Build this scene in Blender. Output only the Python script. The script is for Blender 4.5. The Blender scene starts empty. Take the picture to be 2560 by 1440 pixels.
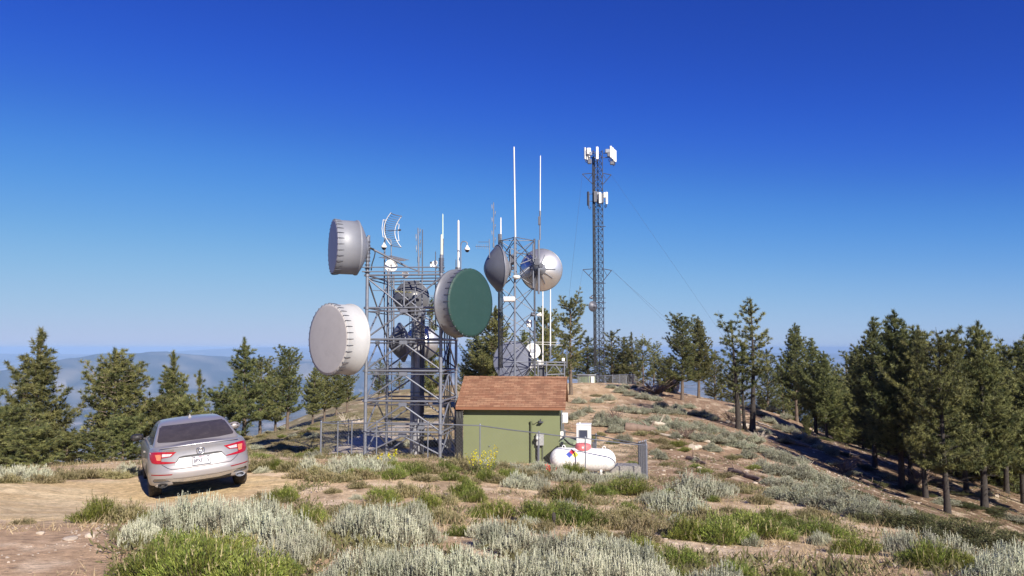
import bpy, bmesh, math, random
import numpy as np
from mathutils import Vector, Matrix, Quaternion
from mathutils.bvhtree import BVHTree
R = math.radians
PI = math.pi
random.seed(7)
rng = np.random.default_rng(11)
scene = bpy.context.scene
col = scene.collection

# ------------------------------------------------------------------ camera
FPX = 1970.0                      # focal length in photo pixels (photo is 2560 wide)
PITCH = math.atan((870 - 720) / FPX)
CF = Vector((0, math.cos(PITCH), math.sin(PITCH)))
CU = Vector((0, -math.sin(PITCH), math.cos(PITCH)))
cam_data = bpy.data.cameras.new('camera')
cam_data.sensor_width = 36
cam_data.lens = 36 * FPX / 2560
cam_data.clip_start = 0.1
cam_data.clip_end = 300000
cam = bpy.data.objects.new('camera', cam_data)
cam.rotation_euler = (PI / 2 + PITCH, 0, 0)
col.objects.link(cam)
scene.camera = cam

def ray(px, py):
    return CF + Vector((1, 0, 0)) * ((px - 1280) / FPX) + CU * ((720 - py) / FPX)
def at(px, py, Y):
    """world point at depth Y seen at photo position px, py"""
    d = ray(px, py)
    return d * (Y / d.y)
def proj(p):
    p = Vector(p)
    d = p.dot(CF)
    return 1280 + FPX * p.x / d, 720 - FPX * p.dot(CU) / d

# ------------------------------------------------------------------ light
SUN = Vector((0.47, -0.883, 0)).normalized() * math.cos(R(31)) + Vector((0, 0, math.sin(R(31))))
w = bpy.data.worlds.new('World')
scene.world = w
w.use_nodes = True
nt = w.node_tree
bg = nt.nodes['Background']
sky = nt.nodes.new('ShaderNodeTexSky')
sky.sky_type = 'NISHITA'
sky.sun_disc = False
sky.sun_elevation = R(31)
sky.sun_rotation = math.atan2(SUN.x, SUN.y)
sky.altitude = 2600
sky.air_density = 1.0
sky.dust_density = 0.15
sky.ozone_density = 3.0
def vscale(inp, k):
    n = nt.nodes.new('ShaderNodeVectorMath'); n.operation = 'SCALE'; n.inputs[3].default_value = k
    nt.links.new(inp, n.inputs[0]); return n.outputs[0]
crv = nt.nodes.new('ShaderNodeRGBCurve')             # thin mountain air: deeper blue than the model's own
def curve(i, pts):
    c = crv.mapping.curves[i]
    c.points[0].location = pts[0]; c.points[1].location = pts[-1]
    for q in pts[1:-1]: c.points.new(*q)
curve(0, [(0, 0), (.095, .013), (.144, .025), (.217, .062), (.286, .105), (.41, .18), (.6, .255), (1, .34)])
curve(1, [(0, 0), (.175, .053), (.26, .1), (.38, .205), (.483, .27), (.645, .345), (.83, .39), (1, .41)])
curve(2, [(0, 0), (.34, .334), (.48, .47), (.555, .5), (.647, .54), (.758, .56), (.875, .565), (1, .57)])
crv.mapping.extend = 'HORIZONTAL'
crv.mapping.update()
nt.links.new(vscale(sky.outputs[0], 0.1), crv.inputs['Color'])
nt.links.new(vscale(crv.outputs[0], 8.7), bg.inputs['Color'])
bg.inputs["Strength"].default_value = 0.1
sl = bpy.data.lights.new('sun', 'SUN')
sl.energy = 5.0
sl.angle = R(0.53)
sl.color = (1.0, 0.91, 0.78)
so = bpy.data.objects.new('sun', sl)
so.rotation_mode = 'QUATERNION'
so.rotation_quaternion = SUN.to_track_quat('Z', 'Y')
so.location = (20, -30, 40)
col.objects.link(so)
scene.view_settings.view_transform = 'Standard'
scene.view_settings.look = 'None'
scene.view_settings.exposure = 0.65
scene.view_settings.gamma = 1.0
scene.render.engine = 'CYCLES'
scene.cycles.use_denoising = True
scene.cycles.max_bounces = 5
scene.cycles.diffuse_bounces = 2
scene.cycles.glossy_bounces = 2
scene.cycles.transmission_bounces = 3
scene.cycles.transparent_max_bounces = 6
scene.cycles.caustics_reflective = False
scene.cycles.caustics_refractive = False

# ------------------------------------------------------------------ noise
def _hash(ix, iy, seed):
    h = (ix.astype(np.int64) * 374761393 + iy.astype(np.int64) * 668265263 + seed * 974634777) & 0x7fffffff
    h = ((h ^ (h >> 13)) * 1274126177) & 0x7fffffff
    return ((h ^ (h >> 16)) & 0xffff) / 65535.0
def vnoise(x, y, seed=0):
    x = np.asarray(x, float); y = np.asarray(y, float)
    ix = np.floor(x); iy = np.floor(y)
    fx = x - ix; fy = y - iy
    fx = fx * fx * (3 - 2 * fx); fy = fy * fy * (3 - 2 * fy)
    a = _hash(ix, iy, seed); b = _hash(ix + 1, iy, seed)
    c = _hash(ix, iy + 1, seed); d = _hash(ix + 1, iy + 1, seed)
    return (a * (1 - fx) + b * fx) * (1 - fy) + (c * (1 - fx) + d * fx) * fy
def fbm(x, y, oct=4, seed=0):
    s = 0; a = 0.5; t = 0
    for i in range(oct):
        s = s + a * vnoise(np.asarray(x) * 2 ** i, np.asarray(y) * 2 ** i, seed + i); t += a; a *= 0.5
    return s / t - 0.5
def smooth(a, b, x):
    t = np.clip((np.asarray(x, float) - a) / (b - a), 0, 1)
    return t * t * (3 - 2 * t)

# ------------------------------------------------------------------ terrain
CP = [  # photo px, photo py, depth of ground points read off the photograph
 (1280,1440,7.0),(0,1440,6.5),(2560,1440,7.6),(640,1440,6.6),(1900,1440,7.4),
 (1280,1300,12.0),(0,1300,10.3),(1280,1200,19.5),(0,1212,15.5),
 (640,1180,18.5),(1280,1163,27.0),(912,1140,29.2),(1100,1147,28.85),(1158,1158,30.5),(1400,1162,30.5),
 (1450,1186,27.6),(1618,1205,26.0),(1700,1172,30.0),(1700,1260,17.5),(2000,1235,22.0),(2000,1330,13.0),
 (2300,1300,22.0),(2560,1340,18.0),(2560,1400,11.5),(2200,1400,9.8),
 (1420,1050,45),(1420,988,74),(1500,970,98),(1600,964,93),(1700,1000,75),(1865,1079,55),(1700,1080,42),(1800,1135,38),
 (1950,1135,42),(1950,1035,75),(2040,1088,65),(2240,1228,45),(2350,1278,40),(2450,1265,43),(2560,1300,43),
 (2150,1135,55),(2500,1215,58),(2100,1205,36),(1560,1010,64),(1560,1080,40),
 (610,1102,48),(716,1080,52),(840,1042,62),(900,1008,80),(803,1136,31),(700,1112,38),(1000,1003,80),(620,1152,25),
 (1040,1100,38),(1040,1050,52),(1200,1010,62),
 (250,1182,20),(0,1178,21),
]
CW = [(0,0,-1.62),(0,-6,-1.2),(-7,-5,-1.3),(7,-5,-1.7),(0,3,-1.78),(-3,3,-1.75),(3.5,3,-1.9)]
def cw(px, Y, z): CW.append(((px - 1280) / FPX * Y, Y, z))
for a in [(60,30,-4.3),(100,37,-6.3),(0,45,-10),(300,33,-5.0),(300,42,-7.4),(450,50,-8.2),(600,70,-8.8),(300,80,-20),(700,92,-9.3),(830,112,-9.5),
          (1300,130,-9),(1500,120,-7.5),(1650,125,-9),(1900,110,-13),(2300,80,-16),(2560,70,-16.5),(2560,110,-24),(0,110,-34),(-500,60,-20),(3100,60,-18),(3000,30,-9.5),(-400,25,-5.2)]:
    cw(*a)
# parked car: its frame (origin at the rear bumper on the ground, y forward) and the ground under its wheels
CAR_O = at(510, 1244, 15.4)
CAR_M = Matrix.Translation(CAR_O) @ Matrix.Rotation(R(27), 4, 'Z') @ Matrix.Rotation(R(-1.0), 4, 'X') @ Matrix.Rotation(R(-5.0), 4, 'Y')
for cx_ in (-.8, .8):
    for cy_ in (0.0, 1.03, 2.4, 3.86): CW.append(tuple(CAR_M @ Vector((cx_, cy_, 0.0))))
P = np.array([tuple(at(*c)) for c in CP] + CW)
def _tps(r2):
    return 0.5 * r2 * np.log(r2 + 1e-9)
_n = len(P)
_K = _tps((P[:, None, 0] - P[None, :, 0]) ** 2 + (P[:, None, 1] - P[None, :, 1]) ** 2) + np.eye(_n) * 1.2
_Q = np.c_[np.ones(_n), P[:, :2]]
_A = np.block([[_K, _Q], [_Q.T, np.zeros((3, 3))]])
_sol = np.linalg.solve(_A, np.r_[P[:, 2], np.zeros(3)])
def h_near(x, y):
    x = np.asarray(x, float); y = np.asarray(y, float)
    z = _sol[_n] + _sol[_n + 1] * x + _sol[_n + 2] * y
    for i in range(_n):
        z = z + _sol[i] * _tps((x - P[i, 0]) ** 2 + (y - P[i, 1]) ** 2)
    return z
RIDGE_U = [-2500,-800,-200,0,60,150,230,300,360,420,470,520,600,700,800,900,1200,1600,1700,1900,2200,2700,4500]
RIDGE_Z = [925,922,918,914,910,900,893,886,884,881,887,888,893,897,904,912,925,935,930,934,928,925,925]
def h_far(x, y):
    r = np.hypot(x, y) + 1e-6
    z = -9 - 0.36 * (r - 100)
    z = z + 26 * fbm(x / 130, y / 130, 3, 5) * smooth(140, 500, r)
    valley = -800 + 170 * fbm(x / 2300, y / 2300, 4, 21) + 60 * fbm(x / 500, y / 500, 3, 23)
    z = np.maximum(z, valley) + 0 * r
    u = np.where(y > 0.05 * r, x / np.maximum(y, 0.05 * r) * FPX + 1280, np.where(x > 0, 4500, -2500))
    top = (870 - np.interp(u, RIDGE_U, RIDGE_Z)) / FPX * 17500
    wob = fbm(x / 2600, y / 2600, 5, 31)
    ridge = valley + (top - valley) * np.exp(-((r - 17500) / 3600.0) ** 2) * (1 + 0.0 * wob) + (620 * wob + 160 * fbm(x / 900, y / 900, 4, 37)) * np.exp(-((r - 15500) / 3300.0) ** 2)
    z = np.maximum(z, np.where(r > 6000, ridge, -1e9))
    top2 = -150 - 260 * (0.5 - fbm(u / 420, u * 0, 4, 41)) + 330 * np.exp(-((u - 640) / 210.0) ** 2)
    back = -800 + (top2 + 800) * np.exp(-((r - 42000) / 9000.0) ** 2)
    z = np.where(r > 24000, np.maximum(z, back), z)
    return z
def ground_z(x, y):
    x = np.asarray(x, float); y = np.asarray(y, float)
    r = np.hypot(x, y)
    m = r < 220
    zn = np.zeros_like(r)
    xs, ys = np.where(m, x, 0), np.where(m, y, 0)
    zn = np.clip(h_near(xs, ys), -70, 4)
    k = smooth(105, 190, r)
    near = zn + 0.05 * fbm(x / 0.9, y / 0.9, 3, 3) * smooth(2, 6, r) + 0.5 * fbm(x / 9, y / 9, 3, 9) * smooth(45, 90, r)
    return np.where(m, near, 0) * (1 - k) + h_far(x, y) * k
def gz(x, y):
    return float(ground_z(np.array([x]), np.array([y]))[0])
_rt = np.r_[np.arange(3.5, 60, 0.08), np.arange(60, 140, 0.3)]
def hit(px, py):
    """first ground point along the view ray through photo px, py"""
    d = ray(px, py); d = d / d.y
    z = ground_z(d.x * _rt, _rt)
    s = d.z * _rt - z
    i = np.argmax(s < 0)
    if s[i] >= 0: i = len(_rt) - 1
    Y = _rt[i]
    return Vector((d.x * Y, Y, z[i]))

# ------------------------------------------------------------------ mesh helpers
def mesh_from(name, V, F, mats=(), smooth_=False, colors=None, mi=None):
    me = bpy.data.meshes.new(name)
    if isinstance(V, np.ndarray): V = V.tolist()
    if isinstance(F, np.ndarray): F = F.tolist()
    me.from_pydata(V, [], F)
    for m in mats: me.materials.append(m)
    if mi is not None: me.polygons.foreach_set('material_index', np.asarray(mi, np.int32))
    if smooth_: me.polygons.foreach_set('use_smooth', np.ones(len(me.polygons), bool))
    if colors is not None:
        ca = me.color_attributes.new('tint', 'FLOAT_COLOR', 'POINT')
        c = np.c_[np.asarray(colors, float), np.ones(len(me.vertices))]
        ca.data.foreach_set('color', c.ravel())
    me.update()
    return me
def setp(o, label=None, cat=None, group=None, kind=None):
    if label: o['label'] = label
    if cat: o['category'] = cat
    if group: o['group'] = group
    if kind: o['kind'] = kind
    return o
def link(name, me, parent=None):
    o = bpy.data.objects.new(name, me)
    col.objects.link(o)
    if parent is not None: o.parent = parent
    return o
def thing(name, label, cat, loc=(0, 0, 0), group=None, rot=None):
    o = bpy.data.objects.new(name, None)
    o.empty_display_size = 0.2
    o.location = loc
    if rot is not None:
        o.rotation_mode = 'QUATERNION'; o.rotation_quaternion = rot
    col.objects.link(o)
    return setp(o, label, cat, group)
def copy_tree(o, parent=None):
    c = o.copy(); col.objects.link(c)
    if parent is not None: c.parent = parent
    for ch in list(o.children): copy_tree(ch, c)
    return c
def basis(d):
    d = Vector(d).normalized()
    a = Vector((0, 0, 1)) if abs(d.z) < 0.9 else Vector((1, 0, 0))
    u = d.cross(a).normalized(); v = d.cross(u).normalized()
    return d, u, v
class MB:
    def __init__(s): s.V = []; s.F = []; s.M = []; s.S = []; s.m = 0
    def add(s, V, F, sm=False):
        b = len(s.V); s.V += [tuple(v) for v in V]
        for f in F: s.F.append([i + b for i in f]); s.M.append(s.m); s.S.append(sm)
        return s
    def box(s, lo, hi, M=None):
        x0, y0, z0 = lo; x1, y1, z1 = hi
        V = [Vector(p) for p in ((x0,y0,z0),(x1,y0,z0),(x1,y1,z0),(x0,y1,z0),(x0,y0,z1),(x1,y0,z1),(x1,y1,z1),(x0,y1,z1))]
        if M is not None: V = [M @ v for v in V]
        return s.add(V, [(0,3,2,1),(4,5,6,7),(0,1,5,4),(1,2,6,5),(2,3,7,6),(3,0,4,7)])
    def bbox(s, lo, hi, b=0.01, M=None):
        """box with bevelled edges"""
        bm = bmesh.new(); bmesh.ops.create_cube(bm, size=1)
        for v in bm.verts: v.co = Vector([lo[i] + (v.co[i] + .5) * (hi[i] - lo[i]) for i in range(3)])
        bmesh.ops.bevel(bm, geom=bm.edges[:], offset=b, segments=2, affect='EDGES')
        V = [(M @ v.co if M is not None else v.co.copy()) for v in bm.verts]
        F = [[v.index for v in f.verts] for f in bm.faces]
        bm.verts.index_update(); F = [[v.index for v in f.verts] for f in bm.faces]
        bm.free(); return s.add(V, F)
    def tube(s, p0, p1, r, n=8, r1=None, cap=True):
        p0 = Vector(p0); p1 = Vector(p1); r1 = r if r1 is None else r1
        d, u, v = basis(p1 - p0)
        V = []
        for p, q in ((p0, r), (p1, r1)):
            for i in range(n):
                a = 2 * PI * i / n; V.append(p + (u * math.cos(a) + v * math.sin(a)) * q)
        F = [(i, i + n, (i + 1) % n + n, (i + 1) % n) for i in range(n)]
        s.add(V, F, n > 5)
        if cap: s.add(V[:n], [tuple(range(n))]); s.add(V[n:], [tuple(range(n - 1, -1, -1))])
        return s
    def path(s, pts, r, n=6, closed=False):
        pts = [Vector(p) for p in pts]; k = len(pts); V = []
        rr = r if isinstance(r, (list, tuple)) else [r] * k
        u = None
        for i, p in enumerate(pts):
            a = pts[i - 1] if (i > 0 or closed) else p
            b = pts[(i + 1) % k] if (i < k - 1 or closed) else p
            d = (b - a).normalized()
            if u is None: _, u, v = basis(d)
            else:
                u = (u - d * u.dot(d)).normalized(); v = d.cross(u)
            for j in range(n):
                t = 2 * PI * j / n; V.append(p + (u * math.cos(t) + v * math.sin(t)) * rr[i])
        F = []
        for i in range(k if closed else k - 1):
            i2 = (i + 1) % k
            for j in range(n): F.append((i*n+j, i*n+(j+1)%n, i2*n+(j+1)%n, i2*n+j))
        s.add(V, F, True)
        if not closed: s.add(V[:n], [tuple(range(n))]); s.add(V[-n:], [tuple(range(n-1,-1,-1))])
        return s
    def lathe(s, prof, n=32, M=None, sm=True):
        """prof: (radius, z) pairs about +Z"""
        V = []; F = []
        for (r, z) in prof:
            for j in range(n):
                t = 2 * PI * j / n; p = Vector((r * math.cos(t), r * math.sin(t), z)); V.append(M @ p if M is not None else p)
        for i in range(len(prof) - 1):
            for j in range(n): F.append((i*n+j, i*n+(j+1)%n, (i+1)*n+(j+1)%n, (i+1)*n+j))
        return s.add(V, F, sm)
    def disc(s, r, z, n=32, M=None, up=True):
        V = [Vector((r*math.cos(2*PI*j/n), r*math.sin(2*PI*j/n), z)) for j in range(n)]
        if M is not None: V = [M @ p for p in V]
        return s.add(V, [tuple(range(n)) if up else tuple(range(n-1,-1,-1))])
    def blob(s, c, rad, seed=0, sub=2, rough=0.25):
        bm = bmesh.new(); bmesh.ops.create_icosphere(bm, subdivisions=sub, radius=1)
        rr = random.Random(seed)
        k = [Vector((rr.uniform(-1,1), rr.uniform(-1,1), rr.uniform(-1,1))) * 2.2 for _ in range(5)]
        for v in bm.verts:
            q = 1 + rough * sum(math.sin(v.co.dot(a) + i) for i, a in enumerate(k)) / 2.5 + rr.uniform(-.05,.05)
            v.co = Vector((v.co.x*rad[0]*q, v.co.y*rad[1]*q, v.co.z*rad[2]*q)) + Vector(c)
        bm.verts.index_update()
        s.add([v.co.copy() for v in bm.verts], [[v.index for v in f.verts] for f in bm.faces]); bm.free(); return s
    def build(s, name, mat, parent=None, world=True):
        """world: geometry was written in world coordinates; shift it into the frame of an unrotated parent"""
        off = Vector((0, 0, 0))
        if parent is not None and world:
            q = parent
            while q is not None: off += q.location; q = q.parent
        mats = mat if isinstance(mat, (list, tuple)) else [mat]
        me = bpy.data.meshes.new(name)
        me.from_pydata([(v[0]-off.x, v[1]-off.y, v[2]-off.z) for v in s.V], [], s.F)
        for m in mats: me.materials.append(m)
        me.polygons.foreach_set('material_index', np.array(s.M, np.int32))
        me.polygons.foreach_set('use_smooth', np.array(s.S, bool))
        me.update()
        return link(name, me, parent)

# ------------------------------------------------------------------ materials
def N(nt, t, **kw):
    n = nt.nodes.new(t)
    for k, v in kw.items():
        if k in n.inputs: n.inputs[k].default_value = v
        else: setattr(n, k, v)
    return n
def mat(name, c, rough=0.6, metal=0.0, var=0.12, scale=3.0, bump=0.0, bscale=40.0, coat=0.0, spec=0.5, dirt=None, dirt_amt=0.35):
    """principled material with procedural tonal variation, optional dirt patches and bump"""
    m = bpy.data.materials.new(name); m.use_nodes = True
    t = m.node_tree; b = t.nodes['Principled BSDF']
    b.inputs['Roughness'].default_value = rough; b.inputs['Metallic'].default_value = metal
    b.inputs['Specular IOR Level'].default_value = spec
    if coat: b.inputs['Coat Weight'].default_value = coat; b.inputs['Coat Roughness'].default_value = 0.06
    tc = N(t, 'ShaderNodeTexCoord')
    no = N(t, 'ShaderNodeTexNoise', Scale=scale, Detail=5.0, Roughness=0.6)
    t.links.new(tc.outputs['Object'], no.inputs['Vector'])
    mr = N(t, 'ShaderNodeMapRange'); mr.inputs[1].default_value = 0.25; mr.inputs[2].default_value = 0.75
    mr.inputs[3].default_value = 1 - var; mr.inputs[4].default_value = 1 + var
    t.links.new(no.outputs[0], mr.inputs[0])
    mx = N(t, 'ShaderNodeMix', data_type='RGBA', blend_type='MULTIPLY'); mx.inputs[0].default_value = 1
    mx.inputs[6].default_value = (*c, 1); t.links.new(mr.outputs[0], mx.inputs[7])
    out = mx.outputs[2]
    if dirt is not None:
        n2 = N(t, 'ShaderNodeTexNoise', Scale=scale * 2.3, Detail=8.0, Roughness=0.7)
        t.links.new(tc.outputs['Object'], n2.inputs['Vector'])
        r2 = N(t, 'ShaderNodeMapRange'); r2.inputs[1].default_value = 0.5; r2.inputs[2].default_value = 0.72; r2.inputs[4].default_value = dirt_amt
        t.links.new(n2.outputs[0], r2.inputs[0])
        m2 = N(t, 'ShaderNodeMix', data_type='RGBA'); t.links.new(r2.outputs[0], m2.inputs[0]); t.links.new(out, m2.inputs[6]); m2.inputs[7].default_value = (*dirt, 1)
        out = m2.outputs[2]
    t.links.new(out, b.inputs['Base Color'])
    if bump:
        n3 = N(t, 'ShaderNodeTexNoise', Scale=bscale, Detail=4.0); t.links.new(tc.outputs['Object'], n3.inputs['Vector'])
        bp = N(t, 'ShaderNodeBump', Strength=bump, Distance=0.02); t.links.new(n3.outputs[0], bp.inputs['Height']); t.links.new(bp.outputs[0], b.inputs['Normal'])
    return m
def leaf_mat(name, transl=0.25, rough=0.6, spec=0.25):
    """foliage: per-vertex tint, random shift per object, a little translucency"""
    m = bpy.data.materials.new(name); m.use_nodes = True
    t = m.node_tree; b = t.nodes['Principled BSDF']
    b.inputs['Roughness'].default_value = rough; b.inputs['Specular IOR Level'].default_value = spec
    at_ = N(t, 'ShaderNodeAttribute', attribute_name='tint')
    oi = N(t, 'ShaderNodeObjectInfo')
    hsv = N(t, 'ShaderNodeHueSaturation')
    a = N(t, 'ShaderNodeMapRange'); a.inputs[3].default_value = 0.485; a.inputs[4].default_value = 0.515
    v = N(t, 'ShaderNodeMapRange'); v.inputs[3].default_value = 0.78; v.inputs[4].default_value = 1.22
    mm = N(t, 'ShaderNodeMath', operation='MULTIPLY'); mm.inputs[1].default_value = 7.31
    fr = N(t, 'ShaderNodeMath', operation='FRACT')
    t.links.new(oi.outputs['Random'], a.inputs[0]); t.links.new(oi.outputs['Random'], mm.inputs[0]); t.links.new(mm.outputs[0], fr.inputs[0]); t.links.new(fr.outputs[0], v.inputs[0])
    t.links.new(at_.outputs['Color'], hsv.inputs['Color']); t.links.new(a.outputs[0], hsv.inputs['Hue']); t.links.new(v.outputs[0], hsv.inputs['Value'])
    t.links.new(hsv.outputs[0], b.inputs['Base Color'])
    tr = N(t, 'ShaderNodeBsdfTranslucent'); t.links.new(hsv.outputs[0], tr.inputs[0])
    ms = N(t, 'ShaderNodeMixShader'); ms.inputs[0].default_value = transl
    t.links.new(b.outputs[0], ms.inputs[1]); t.links.new(tr.outputs[0], ms.inputs[2])
    t.links.new(ms.outputs[0], t.nodes['Material Output'].inputs[0])
    return m
# ------------------------------------------------------------------ ground sheet
rings = list(np.arange(0.6, 60, 0.22))
while rings[-1] < 66000: rings.append(rings[-1] * 1.026)
ang = np.r_[np.linspace(-PI, -R(46), 46, endpoint=False), np.linspace(-R(46), R(46), 560, endpoint=False), np.linspace(R(46), PI, 46, endpoint=False)]
rr_, aa_ = np.meshgrid(np.array(rings), ang, indexing='ij')
GX = (rr_ * np.sin(aa_)).ravel(); GY = (rr_ * np.cos(aa_)).ravel()
GZ = ground_z(GX, GY)
na = len(ang); nr = len(rings)
i0 = (np.arange(nr - 1)[:, None] * na + np.arange(na)[None, :]).ravel()
i1 = (np.arange(nr - 1)[:, None] * na + (np.arange(na)[None, :] + 1) % na).ravel()
GF = np.c_[i0, i1, i1 + na, i0 + na][:, ::-1]

# road: centre line and half widths (world), used for the sheet and the soil tint
ROAD = [  # far edge px,py and near edge px,py in the photograph
 (-420,1225,-420,1330),(-200,1215,-200,1315),(0,1207,0,1302),(120,1203,120,1306),(230,1200,240,1303),(345,1196,400,1290),(480,1192,560,1276),(600,1186,640,1262),(690,1190,705,1240),(742,1205,748,1225)]
ROADP = [(hit(a, b), hit(c, d)) for a, b, c, d in ROAD]
def road_mask(x, y):
    """1 inside the worn road, 0 outside, on world x, y"""
    fx = np.array([p[0].x for p in ROADP]); fy = np.array([p[0].y for p in ROADP])
    nx = np.array([p[1].x for p in ROADP]); ny = np.array([p[1].y for p in ROADP])
    yf = np.interp(x, fx, fy, left=fy[0], right=-99); yn = np.interp(x, nx, ny, left=ny[0], right=99)
    d = np.minimum(yf - y, y - yn)
    return smooth(-0.9, 0.25, d)
def lerp(a, b, t): return np.asarray(a)[None, :] * (1 - t[:, None]) + np.asarray(b)[None, :] * t[:, None]
def mix(C, c, t): return C * (1 - t[:, None]) + np.asarray(c)[None, :] * t[:, None]
def ground_tint(x, y, z):
    r = np.hypot(x, y)
    n1 = fbm(x / 2.2, y / 2.2, 4, 51); n2 = fbm(x / 0.5, y / 0.5, 3, 57); n3 = fbm(x / 7, y / 7, 3, 61)
    u = np.where(y > 0.5, x / np.maximum(y, 0.5) * FPX + 1280, 1280)
    C = lerp((0.27, 0.19, 0.118), (0.36, 0.275, 0.178), smooth(-0.2, 0.2, n1))
    C = mix(C, (0.235, 0.15, 0.094), smooth(0.02, 0.2, n3) * 0.6)
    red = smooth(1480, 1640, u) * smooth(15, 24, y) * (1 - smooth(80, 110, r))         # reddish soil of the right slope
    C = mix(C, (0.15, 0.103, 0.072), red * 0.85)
    pink = (1 - smooth(250, 420, u)) * (1 - smooth(9.5, 10.8, y))                           # bare pinkish foreground at the left
    C = mix(C, (0.315, 0.222, 0.145), pink * 0.85)
    C = mix(C, (0.40, 0.31, 0.205), road_mask(x, y) * 0.85)
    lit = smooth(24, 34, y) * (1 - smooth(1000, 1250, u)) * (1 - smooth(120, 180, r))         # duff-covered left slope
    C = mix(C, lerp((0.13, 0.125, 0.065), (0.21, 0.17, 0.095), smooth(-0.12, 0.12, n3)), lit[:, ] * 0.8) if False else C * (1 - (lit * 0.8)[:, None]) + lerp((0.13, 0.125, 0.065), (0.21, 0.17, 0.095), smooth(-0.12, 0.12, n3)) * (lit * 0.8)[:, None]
    duff = smooth(1930, 2120, u) * smooth(27, 38, y) * (1 - smooth(150, 200, r))             # needle litter under the right pines, darkened to stand in for their shade
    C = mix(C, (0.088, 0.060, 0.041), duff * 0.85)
    C = mix(C, (0.14, 0.10, 0.065), smooth(0.05, 0.2, n2) * (0.6 - 0.4 * pink))
    C = mix(C, (0.48, 0.40, 0.30), smooth(0.1, 0.24, -n2) * 0.45)
    C = C * np.array([1.66, 1.64, 1.6])
    far = smooth(160, 700, r)
    F = lerp((0.015, 0.025, 0.016), (0.17, 0.15, 0.105), smooth(-0.08, 0.2, fbm(x / 600, y / 600, 6, 71)))
    flat = smooth(0.10, 0.2, fbm(x / 1500, y / 1100, 3, 77)) * (1 - smooth(-520, -400, z)) * smooth(5000, 8000, r)
    F = mix(F, (0.26, 0.235, 0.20), flat * 0.75)
    streak = smooth(0.17, 0.22, fbm(x / 500, y / 240, 3, 79)) * (1 - smooth(-560, -420, z)) * smooth(6000, 8000, r)
    F = mix(F, (0.32, 0.29, 0.26), streak)
    return C * (1 - far[:, None]) + F * far[:, None]
GC = ground_tint(GX, GY, GZ)
def soil_mat(name, gravel=1.0):
    m = bpy.data.materials.new(name); m.use_nodes = True
    t = m.node_tree; b = t.nodes['Principled BSDF']; b.inputs['Roughness'].default_value = 0.95; b.inputs['Specular IOR Level'].default_value = 0.1
    a = N(t, 'ShaderNodeAttribute', attribute_name='tint')
    g = N(t, 'ShaderNodeNewGeometry')
    n = N(t, 'ShaderNodeTexNoise', Scale=7.0, Detail=10.0, Roughness=0.8); t.links.new(g.outputs['Position'], n.inputs['Vector'])
    mr = N(t, 'ShaderNodeMapRange'); mr.inputs[1].default_value = 0.3; mr.inputs[2].default_value = 0.7; mr.inputs[3].default_value = 0.42; mr.inputs[4].default_value = 1.58
    t.links.new(n.outputs[0], mr.inputs[0])
    mx = N(t, 'ShaderNodeMix', data_type='RGBA', blend_type='MULTIPLY'); mx.inputs[0].default_value = 1; t.links.new(a.outputs['Color'], mx.inputs[6]); t.links.new(mr.outputs[0], mx.inputs[7])
    vo = N(t, 'ShaderNodeTexVoronoi', Scale=17.0); t.links.new(g.outputs['Position'], vo.inputs['Vector'])
    vr = N(t, 'ShaderNodeMapRange'); vr.inputs[1].default_value = 0.12; vr.inputs[2].default_value = 0.34; vr.inputs[3].default_value = 1; vr.inputs[4].default_value = 0
    t.links.new(vo.outputs['Distance'], vr.inputs[0])
    sep = N(t, 'ShaderNodeSeparateColor'); t.links.new(vo.outputs['Color'], sep.inputs[0])
    gt = N(t, 'ShaderNodeMath', operation='GREATER_THAN'); gt.inputs[1].default_value = 0.66; t.links.new(sep.outputs[0], gt.inputs[0])
    mu = N(t, 'ShaderNodeMath', operation='MULTIPLY'); t.links.new(gt.outputs[0], mu.inputs[0]); t.links.new(vr.outputs[0], mu.inputs[1])
    m3 = N(t, 'ShaderNodeMath', operation='MULTIPLY'); m3.inputs[1].default_value = 0.55 * gravel; t.links.new(mu.outputs[0], m3.inputs[0])
    m2 = N(t, 'ShaderNodeMix', data_type='RGBA'); t.links.new(m3.outputs[0], m2.inputs[0]); t.links.new(mx.outputs[2], m2.inputs[6]); m2.inputs[7].default_value = (0.52, 0.42, 0.32, 1)
    t.links.new(m2.outputs[2], b.inputs['Base Color'])
    n4 = N(t, 'ShaderNodeTexNoise', Scale=16.0, Detail=9.0, Roughness=0.7); t.links.new(g.outputs['Position'], n4.inputs['Vector'])
    ad = N(t, 'ShaderNodeMath', operation='ADD'); t.links.new(n4.outputs[0], ad.inputs[0]); t.links.new(m3.outputs[0], ad.inputs[1])
    bp = N(t, 'ShaderNodeBump', Strength=0.9, Distance=0.03); t.links.new(ad.outputs[0], bp.inputs['Height']); t.links.new(bp.outputs[0], b.inputs['Normal'])
    return m
M_soil = soil_mat('rocky_soil')
M_road = soil_mat('packed_sand', 0.35)
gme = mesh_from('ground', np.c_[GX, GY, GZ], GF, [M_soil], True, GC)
g = link('ground', gme); setp(g, kind='structure')

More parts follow.
